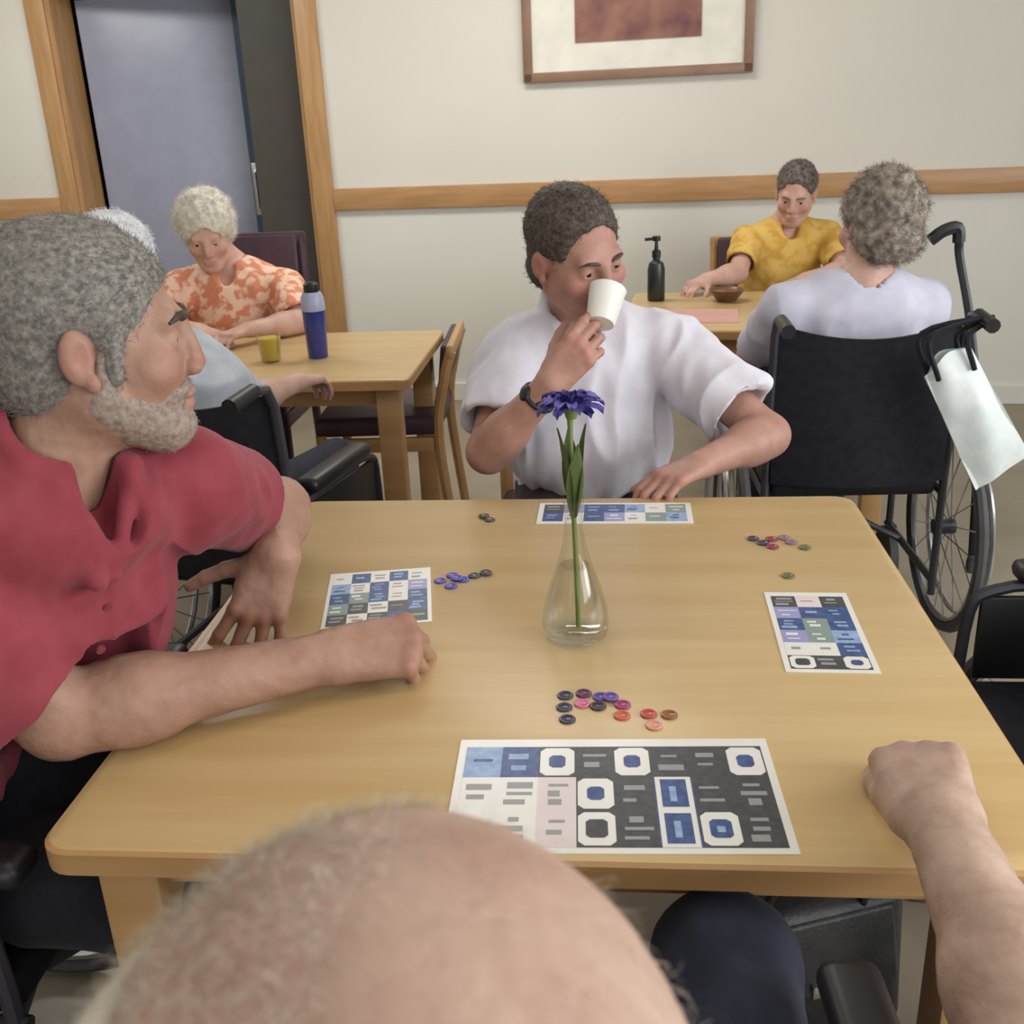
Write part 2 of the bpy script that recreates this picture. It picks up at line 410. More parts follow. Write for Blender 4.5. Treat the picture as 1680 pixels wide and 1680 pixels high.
    tube(bm, [(-0.235, 0.1, 0.2), (0.235, 0.1, 0.45)], 0.010, 8); tube(bm, [(0.235, 0.08, 0.2), (-0.235, 0.08, 0.45)], 0.010, 8)
    done('cross_brace', bm, M_DKSTEEL, t)
    return t
wheelchair('black wheelchair holding the grey-haired woman seen from behind', (0.935, 2.83, 0), math.radians(-4), foot=False)
wheelchair('black wheelchair holding the pale grey clad person at the table behind', (-0.63, 2.42, 0), math.radians(-18), foot=False)
wheelchair('black wheelchair under the man in the red polo shirt', (-0.80, 1.20, 0), math.radians(-95), foot=False, arm=(0.05, 0.44))
wheelchair('black wheelchair under the bald man in front', (0.045, 0.53, 0), math.radians(-3), foot=True, arm=(0.02, 0.42))
wheelchair('empty black wheelchair at the right edge beside the large table', (0.95, 1.34, 0), math.radians(84), foot=False)

# walking stick and carrier bag at the wheelchair by the wall
bm = NB(); tube(bm, smooth_path([(1.262, 2.60, 0.24), (1.262, 2.66, 0.60), (1.235, 2.72, 0.88), (1.200, 2.75, 1.05), (1.192, 2.75, 1.10)], 5), 0.012, 8)
tube(bm, smooth_path([(1.192, 2.75, 1.095), (1.185, 2.75, 1.13), (1.15, 2.75, 1.125), (1.12, 2.76, 1.10)], 4), 0.017, 8)
cane = thing('walking_stick', 'black walking stick with a crook handle strapped beside the wheelchair', 'cane', (1.26, 2.66, 0))
o = done('shaft', bm, M_BLACKPL, cane); o.location = (-1.26, -2.66, 0)
bm = NB(); lathe(bm, [(0, 0.22), (0.016, 0.22), (0.016, 0.25), (0.012, 0.27), (0, 0.27)], 10, (1.262, 2.60, 0)); o = done('rubber_tip', bm, M_TYRE, cane); o.location = (-1.26, -2.66, 0)
M_BAG = mat('pale_green_white_plastic', rgb(206, 216, 212), 0.4, rgb(226, 232, 230), nscale=(14, 14, 14), bump=0.3, bscale=40)
bagt = thing('carrier_bag', 'pale carrier bag hanging by black straps from the wheelchair handle', 'bag', (1.155, 2.42, 0.53))
bm = NB(); nx, nz = 10, 14; g = {}
rx = Vector((0.5, 0.05, 0.33)).normalized(); dn = Vector((0.47, 0.0, -0.80)).normalized(); nn = rx.cross(dn).normalized()
top = Vector((1.05, 2.43, 0.868))
for s in (0, 1):
    for i in range(nx + 1):
        for k in range(nz + 1):
            u = i / nx - 0.5; v = k / nz
            th = 0.028 * math.sin(PI * (u + 0.5)) * (0.35 + 0.65 * math.sin(PI * min(1, v * 0.9 + 0.1)))
            wv = 0.004 * math.sin(9 * u + 7 * v + 2 * s)
            p = top + rx * (u * (0.125 + 0.03 * v)) + dn * (v * 0.345 - 0.012 * math.cos(6 * u) * (k == 0)) + nn * ((th if s else -th) + wv)
            g[s, i, k] = bm.verts.new(p)
for s in (0, 1):
    for i in range(nx):
        for k in range(nz): bm.faces.new((g[s, i, k], g[s, i + 1, k], g[s, i + 1, k + 1], g[s, i, k + 1]))
for k in range(nz):
    for i in (0, nx): bm.faces.new((g[0, i, k], g[0, i, k + 1], g[1, i, k + 1], g[1, i, k]))
for i in range(nx): bm.faces.new((g[0, i, nz], g[0, i + 1, nz], g[1, i + 1, nz], g[1, i, nz]))
o = done('bag_body', bm, M_BAG, bagt); o.location = -Vector(bagt.location)
for off in (-0.025, 0.025):
    bm = NB(); tube(bm, smooth_path([top + rx * -0.045 + nn * off + dn * 0.03, top + rx * -0.03 + nn * off - dn * 0.05 + Vector((0.0, 0, 0.03)), Vector((1.16, 2.44, 0.957)), top + rx * 0.06 + nn * off - dn * 0.02, top + rx * 0.04 + nn * off + dn * 0.06], 5), 0.0065, 6)
    o = done('strap', bm, M_BLACK, bagt); o.location = -Vector(bagt.location)

# ------------------------------------------------------------------ bingo cards
M_CELLD = mat('charcoal_print', rgb(62, 64, 70), 0.35, rgb(78, 78, 80), nscale=(90, 90, 90))
M_CELLN = mat('navy_print', rgb(52, 74, 122), 0.35, rgb(72, 96, 150), nscale=(90, 90, 90))
M_CELLB = mat('light_blue_print', rgb(130, 160, 205), 0.35, rgb(160, 185, 215), nscale=(90, 90, 90))
M_CELLG = mat('grey_green_print', rgb(132, 150, 146), 0.35)
M_CELLS = mat('soft_grey_print', rgb(150, 150, 150), 0.35)
M_CELLP = mat('pale_pink_print', rgb(222, 208, 206), 0.35)
M_CELLL = mat('lavender_print', rgb(150, 150, 196), 0.35)
CM = [M_PAPER, M_CELLD, M_CELLN, M_CELLB, M_CELLG, M_CELLS, M_CELLP, M_CELLL]
PAL = dict(w=0, d=1, n=2, b=3, g=4, s=5, p=6, l=7)
def quad(bm, x0, y0, x1, y1, z, mi, r=0.0):
    if r:
        pts = [(x0 + r, y0), (x1 - r, y0), (x1, y0 + r), (x1, y1 - r), (x1 - r, y1), (x0 + r, y1), (x0, y1 - r), (x0, y0 + r)]
    else: pts = [(x0, y0), (x1, y0), (x1, y1), (x0, y1)]
    bm.faces.new([bm.verts.new((x, y, z)) for x, y in pts]).material_index = mi
def card(label, origin, rz, W, D, rows, mtop=0.012, mside=0.008, seed=1):
    """origin = far-left corner; rows listed from the far edge, x to the right, y away"""
    rnd = random.Random(seed)
    t = thing('bingo_card', label, 'game card', (origin[0], origin[1], 0.75), rz)
    done('sheet', box(NB(), (W / 2, -D / 2, 0.0006), (W, D, 0.001)), M_PAPER, t, smooth=False)
    bm = NB(); z = 0.0013
    nr = len(rows); nc = max(len(r) for r in rows)
    cw = (W - 2 * mside) / nc; ch = (D - mtop - mside) / nr
    for i, row in enumerate(rows):
        for j, c in enumerate(row):
            x0 = mside + j * cw; y1 = -mtop - i * ch; x1 = x0 + cw; y0 = y1 - ch
            base = {'D': 'd', 'R': 'd', 'T': 'd', 'N': 'n', 'B': 'b', 'W': 'w', 'P': 'p', 'G': 'g', 'L': 'l', 'Q': 'd', 'X': 'n'}[c]
            quad(bm, x0, y0, x1, y1, z, PAL[base])
            cx, cy = (x0 + x1) / 2, (y0 + y1) / 2
            if c in 'RQT':                   # white square on a dark ground with a ring or block
                quad(bm, x0 + 0.04 * cw, y0 + 0.05 * ch, x1 - 0.04 * cw, y1 - 0.05 * ch, z + 0.0002, PAL['w'], 0.15 * cw)
                a, b_ = (0.22, 0.2) if c == 'R' else (0.27, 0.25)
                quad(bm, cx - a * cw, cy - b_ * ch, cx + a * cw, cy + b_ * ch, z + 0.0004, PAL['n' if c != 'Q' else 'd'], 0.1 * cw)
                if c == 'T': quad(bm, cx - 0.1 * cw, cy - 0.1 * ch, cx + 0.1 * cw, cy + 0.06 * ch, z + 0.0006, PAL['b'])
            elif c == 'X':                   # tall blue picture in a white frame
                quad(bm, x0 + 0.04 * cw, y0, x1 - 0.04 * cw, y1, z + 0.0002, PAL['w'])
                quad(bm, x0 + 0.17 * cw, y0 + 0.1 * ch, x1 - 0.17 * cw, y1 - 0.08 * ch, z + 0.0004, PAL['n'])
                quad(bm, cx - 0.12 * cw, y0 + 0.25 * ch, cx + 0.05 * cw, y1 - 0.3 * ch, z + 0.0006, PAL['b'])
            elif c in 'DWPBNGL':
                ink = {'D': 's', 'W': 's', 'P': 's', 'B': 'n', 'N': 'b', 'G': 'w', 'L': 'w'}[c]
                for q in rnd.choice(((0.17, -0.2), (0.05,), (0.25, 0.0, -0.25), (0.2, -0.1))):
                    yy = cy + q * ch; l = rnd.uniform(0.2, 0.4) * cw; hh = rnd.uniform(0.035, 0.10) * ch; o_ = rnd.uniform(-0.06, 0.06) * cw
                    quad(bm, cx + o_ - l, yy - hh, cx + o_ + l * rnd.uniform(0.3, 1), yy + hh, z + 0.0002, PAL[ink])
    done('print', bm, CM, t, smooth=False)
    return t
card('large dark and white bingo card nearest the bald man', (-0.073, 1.068), math.radians(-4.0), 0.361, 0.205,
     ['BNRDRDDR', 'WWPRDXDD', 'WWPQDXTD'], 0.016, 0.009, 3)
card('blue patterned bingo card at the right side of the large table', (0.381, 1.436), math.radians(-7), 0.122, 0.243,
     ['DPD', 'LNN', 'NGN', 'LGB', 'WWN', 'QDR'], 0.014, 0.008, 5)
card('small bingo card partly under the hand of the man in red', (-0.305, 1.575), math.radians(4), 0.165, 0.20,
     ['WNWNW', 'BWNWL', 'NGNWN', 'GDWDN', 'DWDND'], 0.008, 0.006, 8)
card('bingo card lying before the man in the white shirt', (0.055, 1.868), math.radians(-6.5), 0.285, 0.105,
     ['DLNNBWG', 'NWNLWGB'], 0.008, 0.010, 11)

# ------------------------------------------------------------------ bingo chips
def chip_mesh(name, m, r=0.0104):
    bm = NB(); lathe(bm, [(0, 0), (r - 0.0006, 0), (r, 0.0006), (r, 0.0018), (r - 0.0006, 0.0024), (r * 0.7, 0.0024), (r * 0.65, 0.0020), (0, 0.0020)], 20)
    me = bpy.data.meshes.new(name); bmesh.ops.recalc_face_normals(bm, faces=bm.faces); bm.to_mesh(me); bm.free(); me.materials.append(m); me.shade_smooth()
    return me
CC = dict(navy=rgb(46, 48, 74), plum=rgb(92, 40, 82), pink=rgb(205, 110, 150), purple=rgb(92, 66, 150), dark=rgb(52, 40, 52), magenta=rgb(150, 44, 100), orange=rgb(196, 92, 62),
          red=rgb(184, 64, 54), brown=rgb(140, 84, 46), pale=rgb(214, 150, 128), blue=rgb(72, 66, 168), green=rgb(98, 104, 60), crimson=rgb(140, 34, 66), mauve=rgb(140, 104, 120), black=rgb(52, 42, 34))
CMESH = {k: chip_mesh('chip', mat(k + '_chip_plastic', v, 0.25, coat=0.3)) for k, v in CC.items()}
chips = [
    ('navy', 0.058, 1.159, 0, 'navy bingo chip at the far left corner of the pile before the large card'),
    ('navy', 0.055, 1.131, 0, 'navy bingo chip in the middle of the left row of the front pile'),
    ('navy', 0.057, 1.103, 0, 'navy bingo chip at the near end of the left row, touching the large card'),
    ('plum', 0.082, 1.162, 0, 'dark plum bingo chip at the far side of the front pile'),
    ('pink', 0.078, 1.138, 0, 'pink bingo chip left in the front pile'),
    ('purple', 0.103, 1.152, 0, 'purple bingo chip flat in the middle of the front pile'),
    ('dark', 0.0975, 1.130, 0, 'near-black bingo chip in the front pile beside the pink one'),
    ('purple', 0.115, 1.147, 0.0026, 'purple bingo chip lying on top of another purple one'),
    ('magenta', 0.1285, 1.131, 0, 'magenta bingo chip at the right of the front pile'),
    ('orange', 0.125, 1.106, 0, 'orange bingo chip at the near right of the front pile'),
    ('red', 0.158, 1.107, 0, 'red bingo chip apart to the right of the front pile'),
    ('brown', 0.183, 1.103, 0, 'brown bingo chip at the far right, beside the red one'),
    ('pale', 0.161, 1.081, 0, 'pale pink bingo chip between the red one and the large card'),
    ('blue', -0.121, 1.530, 0, 'blue bingo chip, first of the cluster by the red-shirted man\'s card'),
    ('blue', -0.102, 1.549, 0, 'blue bingo chip at the far side of the blue cluster'),
    ('blue', -0.103, 1.508, 0, 'blue bingo chip at the near side of the blue cluster'),
    ('blue', -0.084, 1.531, 0, 'blue bingo chip in the middle of the blue cluster'),
    ('blue', -0.094, 1.533, 0.0026, 'blue bingo chip lying on top of the blue cluster'),
    ('navy', -0.066, 1.544, 0, 'dark navy bingo chip at the right end of the blue cluster'),
    ('dark', -0.047, 1.549, 0, 'dark bingo chip at the tip of the blue cluster'),
    ('navy', 0.414, 1.648, 0, 'navy bingo chip at the left of the far right cluster'),
    ('navy', 0.426, 1.627, 0, 'navy bingo chip next to the crimson ones at far right'),
    ('crimson', 0.444, 1.642, 0, 'crimson bingo chip in the far right cluster'),
    ('crimson', 0.438, 1.609, 0, 'crimson bingo chip at the near edge of the far right cluster'),
    ('mauve', 0.466, 1.646, 0, 'mauve bingo chip at the back of the far right cluster'),
    ('mauve', 0.474, 1.625, 0, 'mauve bingo chip at the right of the far right cluster'),
    ('green', 0.490, 1.600, 0, 'olive bingo chip at the right end of the far right cluster'),
    ('green', 0.433, 1.491, 0, 'single olive bingo chip above the blue patterned card'),
    ('black', -0.042, 1.792, 0, 'dark brown bingo chip alone at the far edge before the drinker'),
    ('black', -0.053, 1.808, 0, 'dark brown bingo chip touching its twin at the far edge'),
]
placed = []
for c, x, y, z, lab in chips:
    o = bpy.data.objects.new('bingo_chip', CMESH[c]); COL.objects.link(o)
    z = max([0] + [pz + 0.00245 for px, py, pz in placed if (px - x) ** 2 + (py - y) ** 2 < 0.0208 ** 2])
    placed.append((x, y, z))
    o.location = (x, y, 0.7501 + z)
    tag(o, lab, 'game chip', 'bingo chips on the large table')

# ------------------------------------------------------------------ bud vase and flower
M_VASE = thin_glass('clear_glass', (0.955, 0.968, 0.955, 1), 0.04)
M_WATER = thin_glass('water', (0.95, 0.965, 0.945, 1), 0.02)
VX, VY = 0.084, 1.325
v = thing('bud_vase', 'clear glass bud vase with a narrow neck in the middle of the large table', 'vase', (VX, VY, 0.7502))
prof = [(0, 0.0), (0.036, 0.0), (0.045, 0.006), (0.0475, 0.022), (0.045, 0.045), (0.036, 0.078), (0.025, 0.110), (0.0165, 0.140), (0.0125, 0.170), (0.0125, 0.195), (0.015, 0.208)]
inner = [(max(0, r - 0.003), max(z, 0.008)) for r, z in prof[1:]][::-1] + [(0, 0.008)]
done('glass_body', lathe(NB(), prof, 32), M_VASE, v)
wp = [(0, 0.009), (0.032, 0.009), (0.0415, 0.013), (0.044, 0.022), (0.0415, 0.045), (0.0325, 0.078), (0.0215, 0.110), (0, 0.110)]
done('water', lathe(NB(), wp, 28), M_WATER, v)
M_STEM = mat('stem_green', rgb(98, 118, 66), 0.5, rgb(118, 136, 78))
M_PETAL = mat('violet_blue_petal', rgb(98, 92, 180), 0.55, rgb(132, 124, 204), nscale=(60, 60, 60))
M_PETALD = mat('deep_violet_petal', rgb(72, 62, 148), 0.55, rgb(94, 84, 172), nscale=(60, 60, 60))
fl = thing('flower', 'single violet-blue flower on a green stem standing in the bud vase', 'flower', (VX, VY, 0.762))
bm = NB(); tube(bm, smooth_path([(0.004, 0, 0.002), (0.002, 0, 0.12), (-0.001, 0, 0.22), (-0.002, -0.002, 0.315)], 5), [0.0035] * 15 + [0.0045], 8); done('stem', bm, M_STEM, fl)
for k, (a, ln, z0) in enumerate(((20, 0.13, 0.17), (200, 0.12, 0.18), (100, 0.10, 0.19), (290, 0.11, 0.17))):
    bm = NB(); pr = []
    n = 7
    for i in range(n + 1):
        t_ = i / n; wd = 0.013 * math.sin(PI * min(1, t_ * 0.85 + 0.12)) ; r_ = 0.004 + 0.018 * t_ ** 1.6
        pr.append([bm.verts.new((r_ - 0.002 * abs(s), s * wd, z0 + ln * t_)) for s in (-1, 0, 1)])
    for i in range(n):
        for s in (0, 1): bm.faces.new((pr[i][s], pr[i][s + 1], pr[i + 1][s + 1], pr[i + 1][s]))
    r = bmesh.ops.solidify(bm, geom=bm.faces[:], thickness=0.0012)
    bmesh.ops.rotate(bm, verts=bm.verts, matrix=Matrix.Rotation(math.radians(a), 3, 'Z'))
    done('leaf', bm, M_STEM, fl)
bm = NB(); lathe(bm, [(0, 0.308), (0.007, 0.310), (0.010, 0.320), (0.009, 0.330), (0, 0.334)], 12); done('calyx', bm, M_STEM, fl)
def petal_mesh(ln, wd, lift, m):
    bm = NB(); rows = []
    n = 6
    for i in range(n + 1):
        t_ = i / n; w2 = wd * (0.25 + 0.75 * t_) * (1 - 0.45 * max(0, t_ - 0.75) / 0.25)
        rows.append([bm.verts.new((0.004 + ln * t_, s * w2 * 0.5, lift * math.sin(t_ * 1.5) - 0.010 * t_ ** 3 + 0.003 * abs(s) - 0.004 * (t_ == 1) * (s == 0))) for s in (-1, -0.5, 0, 0.5, 1)])
    for i in range(n):
        for s in range(4): bm.faces.new((rows[i][s], rows[i][s + 1], rows[i + 1][s + 1], rows[i + 1][s]))
    bmesh.ops.solidify(bm, geom=bm.faces[:], thickness=0.0008)
    me = bpy.data.meshes.new('petal'); bmesh.ops.recalc_face_normals(bm, faces=bm.faces); bm.to_mesh(me); bm.free(); me.materials.append(m); me.shade_smooth(); return me
rp = random.Random(4)
for (cnt, ln, wd, lift, z, m, off) in ((13, 0.042, 0.022, 0.008, 0.324, M_PETAL, 0), (11, 0.034, 0.019, 0.018, 0.327, M_PETAL, 15), (8, 0.021, 0.013, 0.019, 0.330, M_PETALD, 5), (6, 0.012, 0.009, 0.016, 0.331, M_PETALD, 40)):
    me = petal_mesh(ln, wd, lift, m)
    for k in range(cnt):
        o = link('petal', me, fl); o.location = (-0.002, -0.002, z)
        o.rotation_euler = (rp.uniform(-0.15, 0.15), rp.uniform(-0.2, 0.1), math.radians(off + 360 * k / cnt + rp.uniform(-6, 6)))

# ------------------------------------------------------------------ things on the tables behind
M_BLUEPL = mat('royal_blue_plastic', rgb(38, 50, 128), 0.25, rgb(46, 60, 144), coat=0.4)
t = thing('tumbler', 'tall blue tumbler with a pale top and dark cap on the table behind', 'tumbler', (-0.600, 3.30, 0.7501))
done('cup_body', lathe(NB(), [(0, 0), (0.030, 0), (0.032, 0.004), (0.036, 0.14), (0.037, 0.150), (0, 0.150)], 24), M_BLUEPL, t)
done('pale_band', lathe(NB(), [(0.0372, 0.1502), (0.0385, 0.155), (0.036, 0.19), (0.028, 0.208), (0, 0.208)], 24), mat('frosted_lilac_plastic', rgb(170, 174, 206), 0.3), t)
done('cap', lathe(NB(), [(0.022, 0.2085), (0.024, 0.212), (0.023, 0.232), (0.017, 0.238), (0, 0.238)], 20), M_BLACKPL, t)
t = thing('juice_glass', 'short glass of yellow juice beside the blue tumbler', 'glass', (-0.745, 3.27, 0.7501))
done('glass_body', lathe(NB(), [(0, 0), (0.032, 0), (0.039, 0.09), (0.0365, 0.09), (0.030, 0.005), (0, 0.005)], 24), M_VASE, t)
done('juice', lathe(NB(), [(0, 0.006), (0.0295, 0.006), (0.0355, 0.076), (0, 0.076)], 24), mat('yellow_juice', rgb(206, 176, 70), 0.25), t)
t = thing('placemat', 'pink paper placemat on the table by the wall', 'placemat', (0.66, 3.72, 0.7501), WYAW)
done('sheet', box(NB(), (0, 0, 0.001), (0.36, 0.26, 0.002)), mat('pink_paper', rgb(206, 158, 148), 0.7), t, smooth=False)
t = thing('pump_bottle', 'black pump bottle on the table by the wall', 'bottle', (0.60, 4.08, 0.7501))
done('bottle_body', lathe(NB(), [(0, 0), (0.030, 0), (0.034, 0.006), (0.034, 0.12), (0.028, 0.145), (0.014, 0.155), (0.014, 0.165), (0, 0.165)], 20), mat('dark_green_plastic', rgb(38, 46, 44), 0.3), t)
bm = NB(); lathe(bm, [(0, 0.1655), (0.017, 0.1655), (0.017, 0.19), (0.008, 0.195), (0.006, 0.225), (0.016, 0.228), (0.016, 0.245), (0, 0.247)], 14); tube(bm, [(0, 0, 0.236), (-0.045, 0, 0.234)], 0.006, 8); done('pump', bm, M_BLACKPL, t)
t = thing('snack_bowl', 'small brown bowl on the table by the wall', 'bowl', (0.86, 4.0, 0.7501))
done('bowl_shell', lathe(NB(), [(0, 0), (0.035, 0), (0.07, 0.045), (0.066, 0.045), (0.033, 0.006), (0, 0.006)], 24), mat('brown_glaze', rgb(104, 74, 52), 0.3), t)
done('snack', lathe(NB(), [(0, 0.048), (0.03, 0.044), (0.0605, 0.036), (0.034, 0.0065), (0, 0.0065)], 20), mat('dark_snack', rgb(96, 66, 44), 0.8, rgb(140, 100, 66), nscale=(60, 60, 60), bump=0.6, bscale=120), t)

# black handbag on the floor below the large table
t = thing('handbag', 'black handbag standing on the floor under the right side of the large table', 'bag', (0.43, 1.32, 0.0), math.radians(14))
bm = NB(); box(bm, (0, 0, 0.145), (0.34, 0.15, 0.27), 0.035, 4)
for v_ in bm.verts:
    k_ = 1 - 0.28 * max(0, v_.co.z - 0.05) / 0.23; v_.co.y *= k_; v_.co.x *= 0.93 + 0.07 * k_
done('bag_body', bm, mat('black_leather', rgb(30, 30, 32), 0.4, rgb(42, 42, 44), nscale=(30, 30, 30), bump=0.3, bscale=150), t)
done('flap', box(NB(), (0, -0.062, 0.20), (0.28, 0.020, 0.13), 0.009, 3, RX(-14)), MATS['black_leather'], t)
done('clasp', box(NB(), (0, -0.084, 0.155), (0.035, 0.012, 0.025), 0.004, 2), M_STEEL, t)
for yy in (-0.04, 0.04):
    bm = NB(); tube(bm, smooth_path([(-0.09, yy, 0.25), (-0.075, yy * 1.5, 0.35), (0, yy * 1.8, 0.39), (0.075, yy * 1.5, 0.35), (0.09, yy, 0.25)], 5), 0.007, 8); done('handle', bm, MATS['black_leather'], t)
# ------------------------------------------------------------------ people: bodies grown as one smooth distance field, then meshed
import openvdb
A3 = lambda *p: np.array(p, float)
def unit(v): v = np.array(v, float); return v / np.linalg.norm(v)
def lerp(a, b, t): return np.array(a, float) * (1 - t) + np.array(b, float) * t
def frame(o, fwd, up=(0, 0, 1), s=1.0):
    y = unit(fwd); x = unit(np.cross(y, up)); z = np.cross(x, y)
    m = np.eye(4); m[:3, 0] = x * s; m[:3, 1] = y * s; m[:3, 2] = z * s; m[:3, 3] = o
    return m
def vnoise(p, seed=0):
    p = np.asarray(p, float); i = np.floor(p).astype(np.int64); f = p - i; f = f * f * (3 - 2 * f)
    def hsh(x, y, z):
        n = (x * 374761393 + y * 668265263 + z * 1440662683 + seed * 974634457) & 0xffffffff
        n = ((n ^ (n >> 13)) * 1274126177) & 0xffffffff
        return ((n ^ (n >> 16)) & 0xffff) / 32767.5 - 1
    r = 0
    for dx in (0, 1):
        for dy in (0, 1):
            for dz in (0, 1):
                w_ = (f[:, 0] if dx else 1 - f[:, 0]) * (f[:, 1] if dy else 1 - f[:, 1]) * (f[:, 2] if dz else 1 - f[:, 2])
                r = r + w_ * hsh(i[:, 0] + dx, i[:, 1] + dy, i[:, 2] + dz)
    return r
class Vol:
    def __init__(s, lo, hi, h):
        s.h = h; s.lo = np.array(lo, float); s.n = np.ceil((np.array(hi) - s.lo) / h).astype(int) + 1
        s.big = 0.06; s.a = np.full(s.n, s.big, np.float32)
        s.ax = [(s.lo[i] + h * np.arange(s.n[i])).astype(np.float32) for i in range(3)]
        s.M = np.eye(4); s.tints = []
    @property
    def S(s): return np.linalg.norm(s.M[:3, 0])
    def tp(s, p): return s.M[:3, :3] @ np.array(p, float) + s.M[:3, 3]
    def td(s, d): return unit(s.M[:3, :3] @ np.array(d, float))
    def _sl(s, lo, hi):
        a = np.clip(np.floor((lo - s.lo) / s.h).astype(int), 0, s.n); b = np.clip(np.ceil((hi - s.lo) / s.h).astype(int) + 1, 0, s.n)
        if np.any(b <= a): return None
        sl = tuple(slice(a[i], b[i]) for i in range(3))
        X = s.ax[0][sl[0]][:, None, None]; Y = s.ax[1][sl[1]][None, :, None]; Z = s.ax[2][sl[2]][None, None, :]
        return sl, X, Y, Z
    def _ap(s, sl, d, k, mode):
        A = s.a[sl]
        if mode == 'u':
            if k > 0:
                hh = np.maximum(k - np.abs(A - d), 0) / k; s.a[sl] = np.minimum(A, d) - hh * hh * k * 0.25
            else: s.a[sl] = np.minimum(A, d)
        else:
            d = -d
            if k > 0:
                hh = np.maximum(k - np.abs(A - d), 0) / k; s.a[sl] = np.maximum(A, d) + hh * hh * k * 0.25
            else: s.a[sl] = np.maximum(A, d)
    def cap(s, a, b, ra, rb=None, k=0.01, mode='u'):
        rb = ra if rb is None else rb; S = s.S; a, b = s.tp(a), s.tp(b); ra, rb, k = ra * S, rb * S, k * S
        m = max(ra, rb) + k + 3 * s.h
        q = s._sl(np.minimum(a, b) - m, np.maximum(a, b) + m)
        if q is None: return s
        sl, X, Y, Z = q; ba = (b - a).astype(np.float32); L = float(ba @ ba) + 1e-9
        px, py, pz = X - np.float32(a[0]), Y - np.float32(a[1]), Z - np.float32(a[2])
        t = np.clip((px * ba[0] + py * ba[1] + pz * ba[2]) / np.float32(L), 0, 1)
        d = np.sqrt((px - ba[0] * t) ** 2 + (py - ba[1] * t) ** 2 + (pz - ba[2] * t) ** 2) - (np.float32(ra) + np.float32(rb - ra) * t)
        s._ap(sl, d, k, mode); return s
    def chain(s, pts, rs, k=0.01):
        for i in range(len(pts) - 1): s.cap(pts[i], pts[i + 1], rs[i], rs[i + 1], k if i == 0 else 0.006)
        return s
    def ell(s, c, r, k=0.01, mode='u', R=None):
        S = s.S; c = s.tp(c); r = np.array(r, float) * S; k = k * S
        B = s.M[:3, :3] / S
        if R is not None: B = B @ np.array(R)
        m = r.max() + k + 3 * s.h
        q = s._sl(c - m, c + m)
        if q is None: return s
        sl, X, Y, Z = q; B = B.astype(np.float32)
        px, py, pz = X - np.float32(c[0]), Y - np.float32(c[1]), Z - np.float32(c[2])
        u = [(px * B[0, i] + py * B[1, i] + pz * B[2, i]) / np.float32(r[i]) for i in range(3)]
        k0 = np.sqrt(u[0] ** 2 + u[1] ** 2 + u[2] ** 2)
        k1 = np.sqrt((u[0] / np.float32(r[0])) ** 2 + (u[1] / np.float32(r[1])) ** 2 + (u[2] / np.float32(r[2])) ** 2) + 1e-6
        s._ap(sl, k0 * (k0 - 1) / k1, k, mode); return s
    def torus(s, c, ax, R, r, k=0.005):
        S = s.S; c = s.tp(c); ax = s.td(ax).astype(np.float32); R, r, k = R * S, r * S, k * S
        m = R + r + k + 3 * s.h; q = s._sl(c - m, c + m)
        if q is None: return s
        sl, X, Y, Z = q
        px, py, pz = X - np.float32(c[0]), Y - np.float32(c[1]), Z - np.float32(c[2])
        z = px * ax[0] + py * ax[1] + pz * ax[2]
        w_ = np.sqrt(np.maximum(px * px + py * py + pz * pz - z * z, 0)) - np.float32(R)
        s._ap(sl, np.sqrt(w_ * w_ + z * z) - np.float32(r), k, 'u'); return s
    def cut(s, p, n, k=0.004, c=None, rad=0.12):
        """take away everything on the side of the plane n points to, near c"""
        S = s.S; p = s.tp(p); n = s.td(n).astype(np.float32); c = p if c is None else s.tp(c); rad *= S
        q = s._sl(c - rad, c + rad)
        if q is None: return s
        sl, X, Y, Z = q
        d = (X - np.float32(p[0])) * n[0] + (Y - np.float32(p[1])) * n[1] + (Z - np.float32(p[2])) * n[2]
        s._ap(sl, -d, k, 's'); return s
    def tint(s, c, r, amt): s.tints.append((s.tp(c), r * s.S, amt))
    def mesh(s):
        g = openvdb.FloatGrid(3 * s.h); g.copyFromArray(np.clip(s.a, -3 * s.h, 3 * s.h))
        o = g.convertToQuads(0.0); P, Q = np.asarray(o[0], float), np.asarray(o[1], np.int64)
        P = s.lo + P * s.h
        a, b, c, d = (P[Q[:, i]] for i in range(4))
        if np.einsum('ij,ij->i', a, np.cross(b, c)).sum() + np.einsum('ij,ij->i', a, np.cross(c, d)).sum() < 0: Q = Q[:, ::-1]
        s.P, s.Q = P, Q
        return s
    def normals(s):
        P, Q = s.P, s.Q; fn = np.cross(P[Q[:, 2]] - P[Q[:, 0]], P[Q[:, 3]] - P[Q[:, 1]])
        N = np.zeros_like(P)
        for i in range(4): np.add.at(N, Q[:, i], fn)
        return N / (np.linalg.norm(N, axis=1, keepdims=True) + 1e-12)
    def disp(s, f):
        s.P = s.P + s.normals() * f(s.P)[:, None]; return s
    def obj(s, name, m, parent, label=None):
        P = s.P - np.array(parent.location if parent.parent is None else parent.parent.location)
        me = bpy.data.meshes.new(name); nq = len(s.Q)
        me.vertices.add(len(P)); me.vertices.foreach_set('co', P.astype(np.float32).ravel())
        me.loops.add(nq * 4); me.loops.foreach_set('vertex_index', s.Q.astype(np.int32).ravel())
        me.polygons.add(nq); me.polygons.foreach_set('loop_start', np.arange(0, nq * 4, 4, dtype=np.int32))
        try: me.polygons.foreach_set('loop_total', np.full(nq, 4, np.int32))
        except Exception: pass
        me.update(calc_edges=True); me.validate(); me.shade_smooth()
